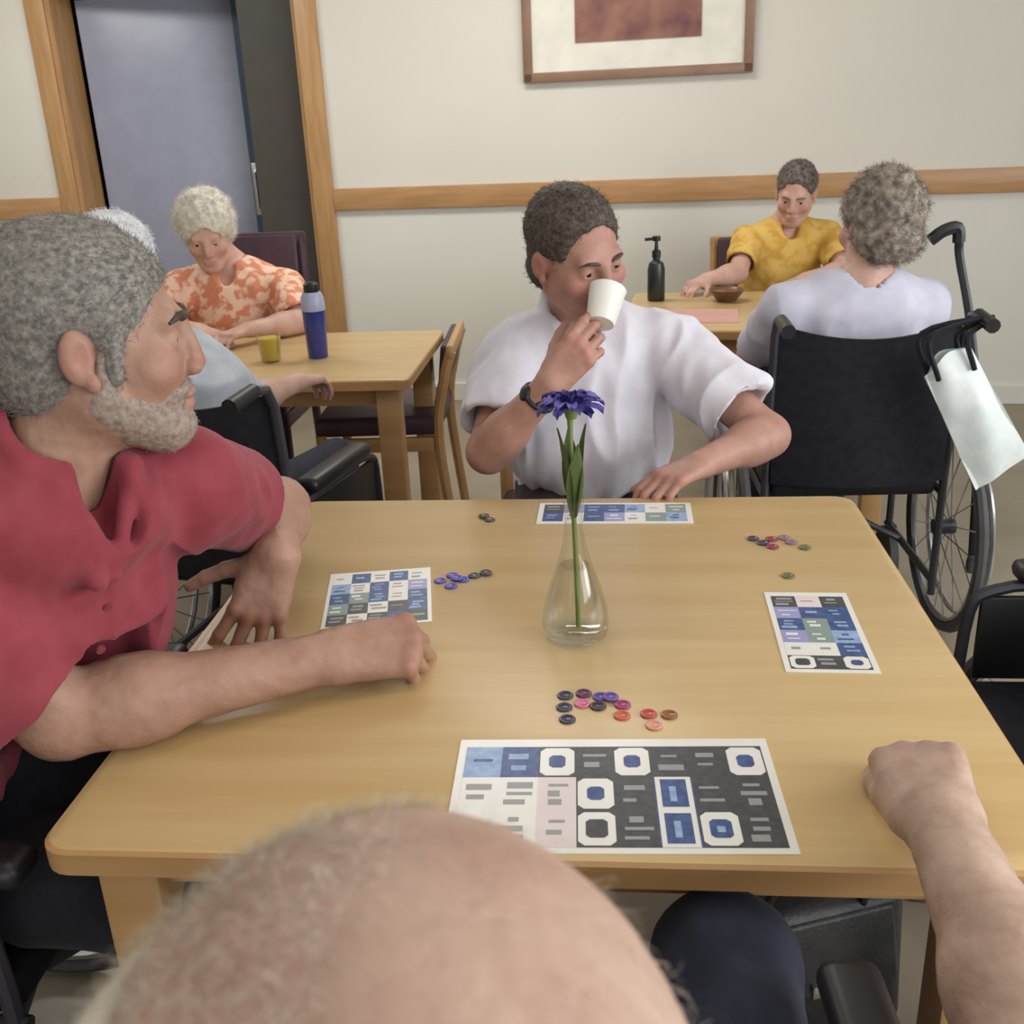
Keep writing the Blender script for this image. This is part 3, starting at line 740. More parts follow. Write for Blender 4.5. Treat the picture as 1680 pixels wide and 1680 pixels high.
        if s.tints:
            t = np.zeros(len(P))
            for c, r, am in s.tints: t = np.maximum(t, am * np.exp(-((s.P - c) ** 2).sum(1) / (r * r)))
            at = me.attributes.new('tint', 'FLOAT', 'POINT'); at.data.foreach_set('value', t.astype(np.float32))
        me.materials.append(m)
        o = link(name, me, parent, label=label); return o

def skin_mat(name, base, base2, ruddy):
    m = mat(name, base, 0.5, base2, nscale=(22, 22, 22), bump=0.25, bscale=160, sss=0.12, detail=6, spec=0.35)
    nt = m.node_tree; b = nt.nodes['Principled BSDF']; src = b.inputs['Base Color'].links[0].from_socket
    at = nt.nodes.new('ShaderNodeAttribute'); at.attribute_name = 'tint'
    mx = nt.nodes.new('ShaderNodeMix'); mx.data_type = 'RGBA'; mx.inputs['B'].default_value = ruddy if False else (0, 0, 0, 1)
    mx.inputs[7].default_value = ruddy
    nt.links.new(at.outputs['Fac'], mx.inputs[0]); nt.links.new(src, mx.inputs[6]); nt.links.new(mx.outputs[2], b.inputs['Base Color'])
    return m
def cloth_mat(name, a, b_, sc=20, bump=0.25): return mat(name, a, 0.85, b_, nscale=(sc, sc, sc), bump=bump, bscale=500, sheen=0.1, spec=0.2)
def hair_mat(name, a, b_, sc=70): return mat(name, a, 0.6, b_, nscale=(sc, sc, sc), bump=0.5, bscale=220, spec=0.3)

def head(V, jaw=1.0, nose=1.0, ears=True, mouth=True):
    """local frame: x to the person's right, y forward, z up; origin between the ears at eye height"""
    V.ell((0, -0.016, 0.036), (0.074, 0.096, 0.082), 0.0)
    V.ell((0, 0.022, -0.035), (0.060, 0.070, 0.078), 0.04)
    for s in (-1, 1):
        V.cap((s * 0.050, 0.000, -0.055), (s * 0.022, 0.062, -0.098), 0.020 * jaw, 0.018 * jaw, 0.03)
        V.ell((s * 0.043, 0.060, -0.028), (0.024, 0.022, 0.022), 0.025)
    V.ell((0, 0.071, -0.100), (0.022, 0.018, 0.018), 0.025)
    V.cap((-0.036, 0.078, 0.021), (0.036, 0.078, 0.021), 0.012, 0.012, 0.02)
    for s in (-1, 1):
        V.ell((s * 0.032, 0.100, 0.001), (0.019, 0.017, 0.013), 0.014, 's')
        V.ell((s * 0.032, 0.0745, 0.001), (0.0152, 0.0152, 0.0150), 0.003)
        V.ell((s * 0.032, 0.0915, -0.0005), (0.0120, 0.010, 0.0034), 0.002, 's')
    V.cap((0, 0.091, 0.014), (0, 0.108 * (0.5 + 0.5 * nose), -0.029), 0.0095, 0.0118 * nose, 0.014)
    for s in (-1, 1):
        V.ell((s * 0.0125 * nose, 0.099, -0.035), (0.0090, 0.0105, 0.0080), 0.006)
        V.ell((s * 0.0065, 0.103, -0.0455), (0.0035, 0.005, 0.004), 0.003, 's')
    if mouth:
        V.ell((0, 0.090, -0.0615), (0.025, 0.0095, 0.0070), 0.008)
        V.ell((0, 0.088, -0.0745), (0.021, 0.0095, 0.0075), 0.008)
        V.ell((0, 0.101, -0.0675), (0.024, 0.008, 0.0016), 0.003, 's')
    if ears:
        for s in (-1, 1):
            c, sn = math.cos(s * 0.35), math.sin(s * 0.35)
            R = np.array([[c, -sn, 0], [sn, c, 0], [0, 0, 1]])
            V.ell((s * 0.079, -0.012, -0.004), (0.0080, 0.0175, 0.029), 0.006, R=R)
            V.ell((s * 0.088, -0.006, -0.004), (0.0065, 0.0095, 0.017), 0.004, 's', R=R)
            V.ell((s * 0.079, 0.000, -0.031), (0.006, 0.008, 0.010), 0.005)
            V.tint((s * 0.083, -0.012, -0.004), 0.03, 0.45)
    V.tint((0, 0.115, -0.032), 0.022, 0.75); V.tint((0, 0.093, -0.068), 0.017, 0.6)
    for s in (-1, 1): V.tint((s * 0.045, 0.075, -0.032), 0.026, 0.5)
    V.tint((0, 0.075, 0.07), 0.04, 0.2)
def neck(V, N, r0=0.056, r1=0.062):
    M = V.M; a = V.tp((0, -0.022, -0.055)); V.M = np.eye(4); V.cap(a, N, r0, r1, 0.03); V.M = M
def eyes(M, parent, iris):
    for s in (-1, 1):
        bm = NB(); bmesh.ops.create_uvsphere(bm, u_segments=16, v_segments=12, radius=0.0128)
        bmesh.ops.rotate(bm, verts=bm.verts, matrix=Matrix.Rotation(-PI / 2, 3, 'X'))
        for f in bm.faces:
            d = f.calc_center_median().normalized().y
            f.material_index = 2 if d > 0.95 else (1 if d > 0.82 else 0)
        mm = Matrix(M.tolist()) @ Matrix.Translation((s * 0.032, 0.0745, 0.001))
        bmesh.ops.transform(bm, matrix=mm, verts=bm.verts)
        o = done('eye', bm, [mat('eye_white', rgb(224, 218, 210), 0.2), iris, mat('pupil', rgb(16, 14, 14), 0.15)], parent)
        o.location = -Vector(parent.location)
def brows(M, parent, m, th=0.0042):
    for s in (-1, 1):
        bm = NB(); pts = [(s * 0.013, 0.0945, 0.019), (s * 0.025, 0.0960, 0.0245), (s * 0.038, 0.0915, 0.0255), (s * 0.050, 0.0800, 0.019)]
        P = smooth_path(pts, 4); n = len(P)
        tube(bm, P, [th * (0.5 + 0.9 * math.sin(PI * min(1, (i + 2) / (n + 1)))) for i in range(n)], 8)
        bmesh.ops.transform(bm, matrix=Matrix(M.tolist()), verts=bm.verts)
        o = done('eyebrow', bm, m, parent); o.location = -Vector(parent.location)
FL = [(0.044, 0.026, 0.021), (0.048, 0.030, 0.022), (0.044, 0.028, 0.021), (0.035, 0.021, 0.019)]
def hand(V, M, side, curl, thumb=((0.6, 0.75, -0.3), (0.3, 0.9, -0.3)), spread=0.06, s=1.0):
    """M: origin at the wrist, y to the knuckles, z out of the back of the hand; side +1 puts the thumb at +x"""
    old = V.M; V.M = M.copy(); V.M[:3, :3] *= s
    kx = [0.030, 0.010, -0.011, -0.029]; ky = [0.088, 0.092, 0.087, 0.078]; r0 = [0.0098, 0.0100, 0.0095, 0.0085]
    for i in range(4):
        V.cap((side * kx[i] * 0.55, 0.0, 0), (side * kx[i], ky[i], 0.002), 0.0165, 0.0118, 0.014)
        V.ell((side * kx[i], ky[i], 0.005), (0.0092, 0.011, 0.0095), 0.006)
        V.tint((side * kx[i], ky[i], 0.008), 0.013, 0.55)
    V.cap((side * 0.022, 0.02, -0.008), (side * 0.030, 0.055, -0.009), 0.016, 0.013, 0.014)
    for i in range(4):
        p = A3(side * kx[i], ky[i], 0.0); th = 0.0; sp = side * spread * (1.5 - i)
        rr = [r0[i], r0[i] * 0.93, r0[i] * 0.86, r0[i] * 0.74]
        for j in range(3):
            th += math.radians(curl[i][j]); d = A3(sp * math.cos(th), math.cos(th), -math.sin(th)); d /= np.linalg.norm(d)
            q = p + d * FL[i][j] * 1.0
            V.cap(p, q, rr[j], rr[j + 1], 0.006 if j == 0 else 0.003)
            if j < 2: V.tint(q, 0.011, 0.4)
            p = q
    p = A3(side * 0.024, 0.022, -0.010); rs = [0.0150, 0.0118, 0.0105, 0.0085]; ln = [0.046, 0.033, 0.027]
    ds = [thumb[0], lerp(thumb[0], thumb[1], 0.6), thumb[1]]
    for j in range(3):
        d = unit(A3(side * ds[j][0], ds[j][1], ds[j][2])); q = p + d * ln[j]
        V.cap(p, q, rs[j], rs[j + 1], 0.010 if j == 0 else 0.003); p = q
    V.M = old
def arm(V, S, E, W, r=(0.050, 0.042, 0.043, 0.028), k=0.02):
    V.M = np.eye(4)
    V.cap(S, E, r[0], r[1], k); V.cap(E, W, r[2], r[3], 0.015)
    V.ell(lerp(E, W, 0.25), (r[2] * 1.08, r[2] * 1.05, 0.075), 0.02, R=frame((0, 0, 0), np.cross(unit(A3(*W) - A3(*E)), (0.3, 0.5, 0.8)), unit(A3(*W) - A3(*E)))[:3, :3])
    V.tint(E, 0.05, 0.25)
def torso_frame(SL, SR, P, N):
    x = unit(A3(*SR) - A3(*SL)); u = unit(A3(*N) - A3(*P)); f = unit(np.cross(u, x)); u = np.cross(x, f)
    m = np.eye(3); m[:, 0] = x; m[:, 1] = f; m[:, 2] = u; return m
def torso(V, P, N, SL, SR, wid=0.18, dep=0.125, belly=0.03, sh=0.058, k=0.05):
    V.M = np.eye(4); R = torso_frame(SL, SR, P, N); f = R[:, 1]; P, N, SL, SR = (A3(*q) for q in (P, N, SL, SR))
    V.ell(P, (wid * 0.98, dep * 1.05, 0.13), 0.0, R=R)
    V.ell(lerp(P, N, 0.34) + f * belly, (wid, dep * 1.08, 0.16), k, R=R)
    V.ell(lerp(P, N, 0.66) + f * belly * 0.4, (wid * 0.98, dep * 0.95, 0.17), k, R=R)
    for S in (SL, SR): V.cap(N - R[:, 2] * 0.035 + (S - N) * 0.15, S, sh * 0.95, sh, k)
    return R
def sleeve(V, S, E, t=0.6, r0=0.064, r1=0.066, arm_r=0.050, k=0.035):
    S, E = A3(*S), A3(*E); T = lerp(S, E, t); d = unit(E - S)
    V.cap(S, T + d * 0.03, r0, r1, k)
    V.cut(T, d, 0.003, c=T + d * 0.07, rad=0.10)
    V.cap(lerp(S, E, t - 0.22), T + d * 0.06, arm_r * 1.02, r1 - 0.006, 0.003, 's')
def folds(P, seed, amp, sc, stretch=(1, 1, 1)):
    q = P * np.array(stretch) * sc
    q = q + 0.5 * np.stack([vnoise(q * 0.5, seed + 1), vnoise(q * 0.5, seed + 2), vnoise(q * 0.5, seed + 3)], 1)
    r = 1 - np.abs(vnoise(q, seed)); return amp * (r ** 2 - 0.35) + amp * 0.5 * vnoise(q * 2.1, seed + 5)
def strands(name, V, parent, m, n, length, comb, seed=1, rad=0.00035, curl=0.0, lift=0.5, keep=None, frizz=0.25):
    rng = np.random.default_rng(seed); N = V.normals(); idx = np.arange(len(V.P))
    if keep is not None: idx = idx[keep(V.P)]
    if len(idx) == 0: return None
    ch = rng.choice(idx, n); R0 = V.P[ch] + rng.normal(0, 0.0015, (n, 3)); nr = N[ch]
    c = comb(R0) if callable(comb) else np.tile(np.array(comb, float), (n, 1))
    c = c - (c * nr).sum(1, keepdims=True) * nr
    d = nr * lift + c * (1 - lift) + rng.normal(0, frizz, (n, 3)); d /= np.linalg.norm(d, axis=1, keepdims=True)
    L = length * rng.uniform(0.5, 1.0, (n, 1)); K = 5; pts = np.zeros((n, K, 3)); ph = rng.uniform(0, 6.28, (n, 1))
    a1 = np.cross(d, nr); a1 /= np.linalg.norm(a1, axis=1, keepdims=True) + 1e-9
    for j in range(K):
        t = j / (K - 1)
        pts[:, j] = R0 - nr * 0.002 + d * L * t - nr * (L * 0.35 * t * t) + (a1 * np.sin(ph + 5 * t) + nr * np.cos(ph + 5 * t)) * curl * t
    cu = bpy.data.hair_curves.new(name); cu.add_curves([K] * n)
    loc = np.array(parent.location if parent.parent is None else parent.parent.location)
    cu.attributes['position'].data.foreach_set('vector', (pts - loc).astype(np.float32).ravel())
    ra = cu.attributes.get('radius') or cu.attributes.new('radius', 'FLOAT', 'POINT')
    ra.data.foreach_set('value', np.tile(np.linspace(rad, rad * 0.35, K), n).astype(np.float32))
    cu.materials.append(m)
    o = bpy.data.objects.new(name, cu); COL.objects.link(o); o.parent = parent; o['kind'] = 'stuff'
    return o
def legs(V, hips, knees, ankles, r=(0.088, 0.068, 0.05)):
    V.M = np.eye(4)
    for h, k_, a in zip(hips, knees, ankles):
        V.cap(h, k_, r[0], r[1], 0.03); V.cap(k_, a, r[1] * 0.95, r[2], 0.02)
def shoes(parent, ankles, fwd, m):
    f = unit(fwd); 
    for a in ankles:
        a = A3(*a); lo = a - 0.22; hi = a + 0.3; lo[2] = -0.01; hi[2] = 0.2
        V = Vol(lo, hi, 0.008); V.cap((a[0], a[1], 0.05), (a[0] + f[0] * 0.15, a[1] + f[1] * 0.15, 0.04), 0.046, 0.042, 0.01); V.cap(a, (a[0], a[1], 0.05), 0.045, 0.045, 0.02)
        V.cut((a[0], a[1], 0.004), (0, 0, -1), 0.002, c=(a[0], a[1], 0), rad=0.4); V.mesh(); V.obj('shoe', m, parent)
M_SHOE = mat('black_shoe', rgb(30, 30, 32), 0.5)
IRIS = mat('brown_iris', rgb(70, 52, 40), 0.2); IRISB = mat('grey_blue_iris', rgb(96, 112, 122), 0.2)

# ---------------------------------------------------------------- the man in the red polo shirt
def red_man():
    t = thing('person', 'grey-haired bearded man in a red polo shirt leaning both forearms on the large table', 'person', (-0.80, 1.20, 0))
    sk = skin_mat('tanned_skin', rgb(156, 120, 101), rgb(171, 134, 114), rgb(160, 102, 90))
    HM = frame((-0.474, 1.19, 1.228), (0.95, 0.31, -0.03), (0.02, 0.03, 1), 1.08)
    N = A3(-0.545, 1.165, 1.075); SL = A3(-0.425, 1.275, 1.02); SR = A3(-0.68, 1.00, 1.02); P = A3(-0.79, 1.22, 0.63)
    ER = A3(-0.545, 1.075, 0.806); WR = A3(-0.245, 1.205, 0.797); EL = A3(-0.382, 1.60, 0.865); WL = A3(-0.345, 1.392, 0.868)
    V = Vol((-0.96, 0.78, 0.56), (-0.03, 1.75, 1.38), 0.0030)
    torso(V, P, N, SL, SR, 0.12, 0.08, 0.0, 0.042)
    V.M = HM; head(V, 1.15, 0.92); neck(V, N, 0.062, 0.066)
    arm(V, SR, ER, WR, (0.052, 0.050, 0.052, 0.033)); arm(V, SL, EL, WL, (0.050, 0.046, 0.048, 0.031))
    hand(V, frame(WR, (0.97, 0.30, -0.05), (0.05, -0.45, 0.9)), -1, [(58, 80, 40), (62, 84, 40), (66, 84, 40), (68, 80, 40)], ((0.55, 0.75, -0.55), (-0.35, 0.85, -0.6)), 0.02, 1.2)
    hand(V, frame(WL, (-0.28, -0.30, -0.72), (0.12, -0.85, 0.50)), 1, [(6, 22, 14), (4, 20, 12), (6, 22, 14), (12, 26, 14)], ((0.85, 0.45, -0.25), (0.7, 0.7, -0.25)), 0.20, 1.05)
    V.mesh(); V.disp(lambda p: 0.0008 * vnoise(p * 90, 3)); V.obj('body', sk, t)
    gm = hair_mat('salt_grey_hair', rgb(104, 100, 94), rgb(146, 140, 132), 150)
    bmn = hair_mat('grey_beard_hair', rgb(134, 116, 105), rgb(158, 142, 131), 140)
    eyes(HM, t, IRIS); brows(HM, t, hair_mat('dark_brow_hair', rgb(60, 50, 42), rgb(84, 72, 62)), 0.0036)
    # hair: short, thick, cut high around the ear
    H = Vol((-0.66, 1.00, 1.08), (-0.33, 1.38, 1.42), 0.0034); H.M = HM
    H.ell((0, -0.020, 0.042), (0.0825, 0.1045, 0.088), 0.0)
    H.ell((0, -0.045, -0.02), (0.072, 0.068, 0.065), 0.02)
    H.ell((0, 0.105, -0.010), (0.085, 0.078, 0.072), 0.010, 's')
    for s in (-1, 1):
        H.ell((s * 0.086, -0.004, -0.022), (0.028, 0.022, 0.040), 0.006, 's')
        H.cap((s * 0.066, 0.022, 0.03), (s * 0.062, 0.020, -0.03), 0.0125, 0.010, 0.012)
    H.cut((0, -0.05, -0.085), (0, 0, -1), 0.006, rad=0.2)
    H.mesh(); H.disp(lambda p: 0.0011 * vnoise(p * 150, 5) + 0.0012 * vnoise(p * 40, 6)); h = H.obj('hair', gm, t)
    fw_, up_ = HM[:3, 1], HM[:3, 2]
    strands('hair_strands', H, h, gm, 16000, 0.016, lambda p: np.tile(-fw_ * 0.8 - np.array([0, 0, 0.5]), (len(p), 1)), 2, 0.00032, 0, 0.35)
    # beard and moustache
    B = Vol((-0.52, 1.06, 1.04), (-0.30, 1.32, 1.26), 0.0032); B.M = HM
    B.ell((0, 0.022, -0.036), (0.0615, 0.0713, 0.0785), 0.0)
    for s in (-1, 1): B.cap((s * 0.050, 0.000, -0.055), (s * 0.022, 0.062, -0.098), 0.0248, 0.0225, 0.03)
    B.ell((0, 0.072, -0.099), (0.0262, 0.0225, 0.0215), 0.02)
    B.ell((0, 0.070, -0.054), (0.046, 0.0265, 0.016), 0.01)
    for s in (-1, 1):
        B.cap((s * 0.0625, 0.014, 0.0), (s * 0.058, 0.008, -0.055), 0.0105, 0.014, 0.012)
        B.ell((s * 0.052, 0.080, -0.012), (0.036, 0.060, 0.036), 0.012, 's')
        B.cap((s * 0.02, 0.10, -0.03), (s * 0.06, 0.045, -0.02), 0.014, 0.03, 0.01, 's')
    B.ell((0, 0.11, -0.030), (0.03, 0.03, 0.022), 0.006, 's'); B.ell((0, 0.105, -0.069), (0.021, 0.018, 0.009), 0.004, 's')
    B.cut((0, 0.05, 0.012), (0, 0, 1), 0.006, rad=0.2); B.cut((0, -0.012, -0.04), (0, -1, 0), 0.008, rad=0.2)
    B.mesh(); B.disp(lambda p: 0.0012 * vnoise(p * 130, 8)); b = B.obj('beard', bmn, t)
    strands('beard_strands', B, b, bmn, 3500, 0.008, (0.1, 0, -1), 4, 0.0003, 0, 0.4)
    # shirt
    cm = cloth_mat('red_jersey', rgb(134, 54, 64), rgb(147, 65, 75))
    Sv = Vol((-1.06, 0.74, 0.62), (-0.22, 1.56, 1.24), 0.0038)
    R = torso(Sv, P, N, SL, SR, 0.195, 0.150, 0.085, 0.068)
    Sv.cap(SR, lerp(SR, ER, 0.5), 0.080, 0.082, 0.04)
    sleeve(Sv, SR, ER, 0.80, 0.082, 0.074, 0.058); sleeve(Sv, SL, EL, 0.52, 0.074, 0.074, 0.055)
    up = unit(HM[:3, 3] - N)
    NU = N + up * 0.055
    Sv.cap(N - R[:, 1] * 0.015, NU - R[:, 1] * 0.012, 0.096, 0.078, 0.05)
    Sv.ell(N + R[:, 1] * 0.055 - up * 0.01, (0.110, 0.095, 0.060), 0.04, R=R)
    Sv.torus(NU + R[:, 1] * 0.004 - up * 0.004, unit(up + R[:, 1] * 0.55), 0.078, 0.0085, 0.012)
    Sv.cap(N, N + up * 0.2, 0.0695, 0.076, 0.009, 's')
    Sv.ell(N + R[:, 1] * 0.125 + up * 0.060, (0.034, 0.07, 0.072), 0.010, 's', R=R)
    for s in (-1, 1): Sv.cap(N + R[:, 1] * 0.080 + R[:, 0] * s * 0.045 + up * 0.055, N + R[:, 1] * 0.150 + R[:, 0] * s * 0.012 - up * 0.030, 0.010, 0.007, 0.014)
    Sv.cut((P[0], P[1], 0.70), (0, 0, -1), 0.01, rad=0.45)
    Sv.mesh(); Sv.disp(lambda p: folds(p, 21, 0.010, 12, (1.3, 1.3, 0.6)) * np.clip((1.10 - p[:, 2]) * 8, 0.08, 1))
    Sv.obj('shirt', cm, t)
    for k in range(2):
        q = N + R[:, 1] * (0.166 + 0.012 * k) - up * (0.055 + 0.045 * k)
        bm = NB(); lathe(bm, [(0, -0.002), (0.0055, -0.002), (0.0055, 0.0015), (0, 0.002)], 12)
        bmesh.ops.transform(bm, matrix=Matrix(frame(q, R[:, 2], R[:, 1]).tolist()), verts=bm.verts); o = done('button', bm, mat('red_button', rgb(120, 50, 58), 0.3), t); o.location = -Vector(t.location)
    tm = cloth_mat('black_trousers', rgb(28, 28, 34), rgb(38, 38, 46))
    T = Vol((-1.05, 0.85, 0.06), (-0.12, 1.56, 0.78), 0.008)
    T.ell(P + A3(0.02, 0, 0.0), (0.20, 0.19, 0.15), 0.0)
    ak = [A3(-0.38, 1.03, 0.10), A3(-0.33, 1.36, 0.10)]
    legs(T, [A3(-0.78, 1.10, 0.585), A3(-0.77, 1.32, 0.585)], [A3(-0.42, 1.02, 0.57), A3(-0.36, 1.38, 0.57)], ak)
    T.mesh(); T.disp(lambda p: folds(p, 31, 0.006, 9)); T.obj('trousers', tm, t)
    shoes(t, ak, (1, 0, 0), M_SHOE)
red_man()

# ---------------------------------------------------------------- the man drinking, in the white shirt
def white_man():
    t = thing('person', 'dark-haired man in a white shirt drinking from a white cup across the large table', 'person', (0.20, 2.40, 0))
    sk = skin_mat('light_brown_skin', rgb(168, 126, 110), rgb(184, 142, 126), rgb(168, 92, 88))
    HM = frame((0.155, 2.165, 1.178), (0.50, -0.80, -0.26), (-0.10, -0.15, 1), 1.06)
    N = A3(0.165, 2.30, 1.055); SR = A3(0.02, 2.27, 0.955); SL = A3(0.362, 2.275, 0.955); P = A3(0.20, 2.42, 0.60)
    ER = A3(-0.045, 2.085, 0.79); WR = A3(0.090, 1.985, 0.958); EL = A3(0.545, 2.085, 0.80); WL = A3(0.375, 1.945, 0.788)
    V = Vol((-0.14, 1.80, 0.52), (0.64, 2.62, 1.36), 0.0042)
    torso(V, P, N, SL, SR, 0.14, 0.095, 0.02, 0.042)
    V.M = HM; head(V); neck(V, N, 0.056, 0.060)
    arm(V, SR, ER, WR, (0.048, 0.043, 0.045, 0.030)); arm(V, SL, EL, WL, (0.048, 0.043, 0.045, 0.029))
    hand(V, frame(WR, (0.66, 0.0, 0.75), (-0.25, -0.95, 0.15)), -1, [(22, 48, 30), (28, 52, 30), (34, 56, 30), (40, 58, 30)], ((0.55, 0.70, -0.65), (0.2, 0.75, -0.7)), 0.05, 1.0)
    hand(V, frame(WL, (-0.82, -0.55, -0.12), (-0.1, -0.1, 1)), 1, [(22, 34, 20), (24, 36, 20), (26, 38, 20), (28, 38, 20)], ((0.7, 0.7, -0.3), (0.4, 0.9, -0.3)), 0.05, 1.0)
    V.tint(V.tp((0, 0, 0)), 0.01, 0)
    V.mesh(); V.obj('body', sk, t)
    eyes(HM, t, IRIS); hm = hair_mat('dark_brown_grey_hair', rgb(62, 54, 48), rgb(98, 88, 78), 140)
    brows(HM, t, hm, 0.0026)
    H = Vol((0.0, 2.02, 1.05), (0.30, 2.36, 1.36), 0.004); H.M = HM
    H.ell((0, -0.022, 0.042), (0.083, 0.104, 0.088), 0.0); H.ell((0, -0.050, -0.03), (0.074, 0.062, 0.065), 0.02)
    H.ell((0, 0.098, 0.0), (0.078, 0.075, 0.085), 0.012, 's')
    for s in (-1, 1): H.ell((s * 0.086, 0.000, -0.028), (0.028, 0.030, 0.046), 0.008, 's')
    H.cut((0, -0.05, -0.09), (0, 0, -1), 0.006, rad=0.2)
    H.mesh(); H.disp(lambda p: 0.0022 * vnoise(p * 110, 5) + 0.002 * vnoise(p * 45, 6)); h = H.obj('hair', hm, t)
    fw_ = HM[:3, 1]
    strands('hair_strands', H, h, hm, 5000, 0.022, lambda p: np.tile(-fw_ - np.array([0, 0, 0.3]), (len(p), 1)), 2, 0.0004, 0, 0.3)
    cm = cloth_mat('white_cotton', rgb(217, 214, 224), rgb(226, 223, 232))
    Sv = Vol((-0.18, 1.95, 0.50), (0.68, 2.68, 1.14), 0.0052)
    R = torso(Sv, P, N, SL, SR, 0.190, 0.155, 0.06, 0.064)
    sleeve(Sv, SR, ER, 0.72, 0.074, 0.082, 0.056); sleeve(Sv, SL, EL, 0.74, 0.074, 0.086, 0.056)
    up = unit(HM[:3, 3] - N)
    Sv.cap(N - A3(0, 0, 0.02), N + up * 0.2, 0.066, 0.078, 0.006, 's')
    Sv.ell(N + R[:, 1] * 0.09 - A3(0, 0, 0.02), (0.035, 0.055, 0.075), 0.010, 's', R=R)
    Sv.torus(N + A3(0, 0, 0.012) + R[:, 1] * 0.012, unit(up + R[:, 1] * 0.5), 0.074, 0.010, 0.020)
    Sv.ell(N + R[:, 1] * 0.10 - A3(0, 0, 0.01), (0.032, 0.055, 0.07), 0.010, 's', R=R)
    Sv.cut((P[0], P[1], 0.55), (0, 0, -1), 0.01, rad=0.45)
    Sv.mesh(); Sv.disp(lambda p: folds(p, 41, 0.013, 10, (1.4, 1.4, 0.5)) * np.clip((1.10 - p[:, 2]) * 8, 0.2, 1)); Sv.obj('shirt', cm, t)
    # wristwatch
    q = lerp(ER, WR, 0.80); d = unit(WR - ER)
    W_ = Vol(q - 0.06, q + 0.06, 0.003); W_.torus(q, d, 0.0325, 0.0060, 0.002); e = A3(-0.75, -0.45, 0.5); e = unit(e - d * (e @ d)); W_.ell(q + e * 0.034, (0.017, 0.017, 0.006), 0.003, R=frame((0, 0, 0), d, e)[:3, :3])
    W_.mesh(); W_.obj('wristwatch', M_BLACKPL, t)
    tm = cloth_mat('dark_trousers', rgb(44, 40, 44), rgb(56, 52, 56))
    T = Vol((-0.15, 1.75, 0.06), (0.55, 2.66, 0.74), 0.01)
    T.ell(P - A3(0, 0, 0.0), (0.18, 0.15, 0.12), 0.0)
    ak = [A3(0.08, 1.95, 0.10), A3(0.33, 1.94, 0.10)]
    legs(T, [A3(0.10, 2.40, 0.58), A3(0.30, 2.40, 0.58)], [A3(0.08, 1.98, 0.56), A3(0.34, 1.97, 0.56)], ak)
    T.mesh(); T.obj('trousers', tm, t); shoes(t, ak, (0, -1, 0), M_SHOE)
white_man()
cup = thing('cup', 'white drinking cup tilted at the mouth of the man in the white shirt', 'cup', (0.190, 2.035, 1.060))
ax_ = Vector((0.25, 0.62, 0.74)).normalized()
bm = NB(); lathe(bm, [(0, 0), (0.027, 0), (0.029, 0.003), (0.037, 0.075), (0.0385, 0.078), (0.036, 0.078), (0.027, 0.005), (0, 0.005)], 28)
o = done('cup_body', bm, mat('white_china', rgb(232, 230, 222), 0.3), cup)
cup.rotation_euler = ax_.to_track_quat('Z', 'Y').to_euler()

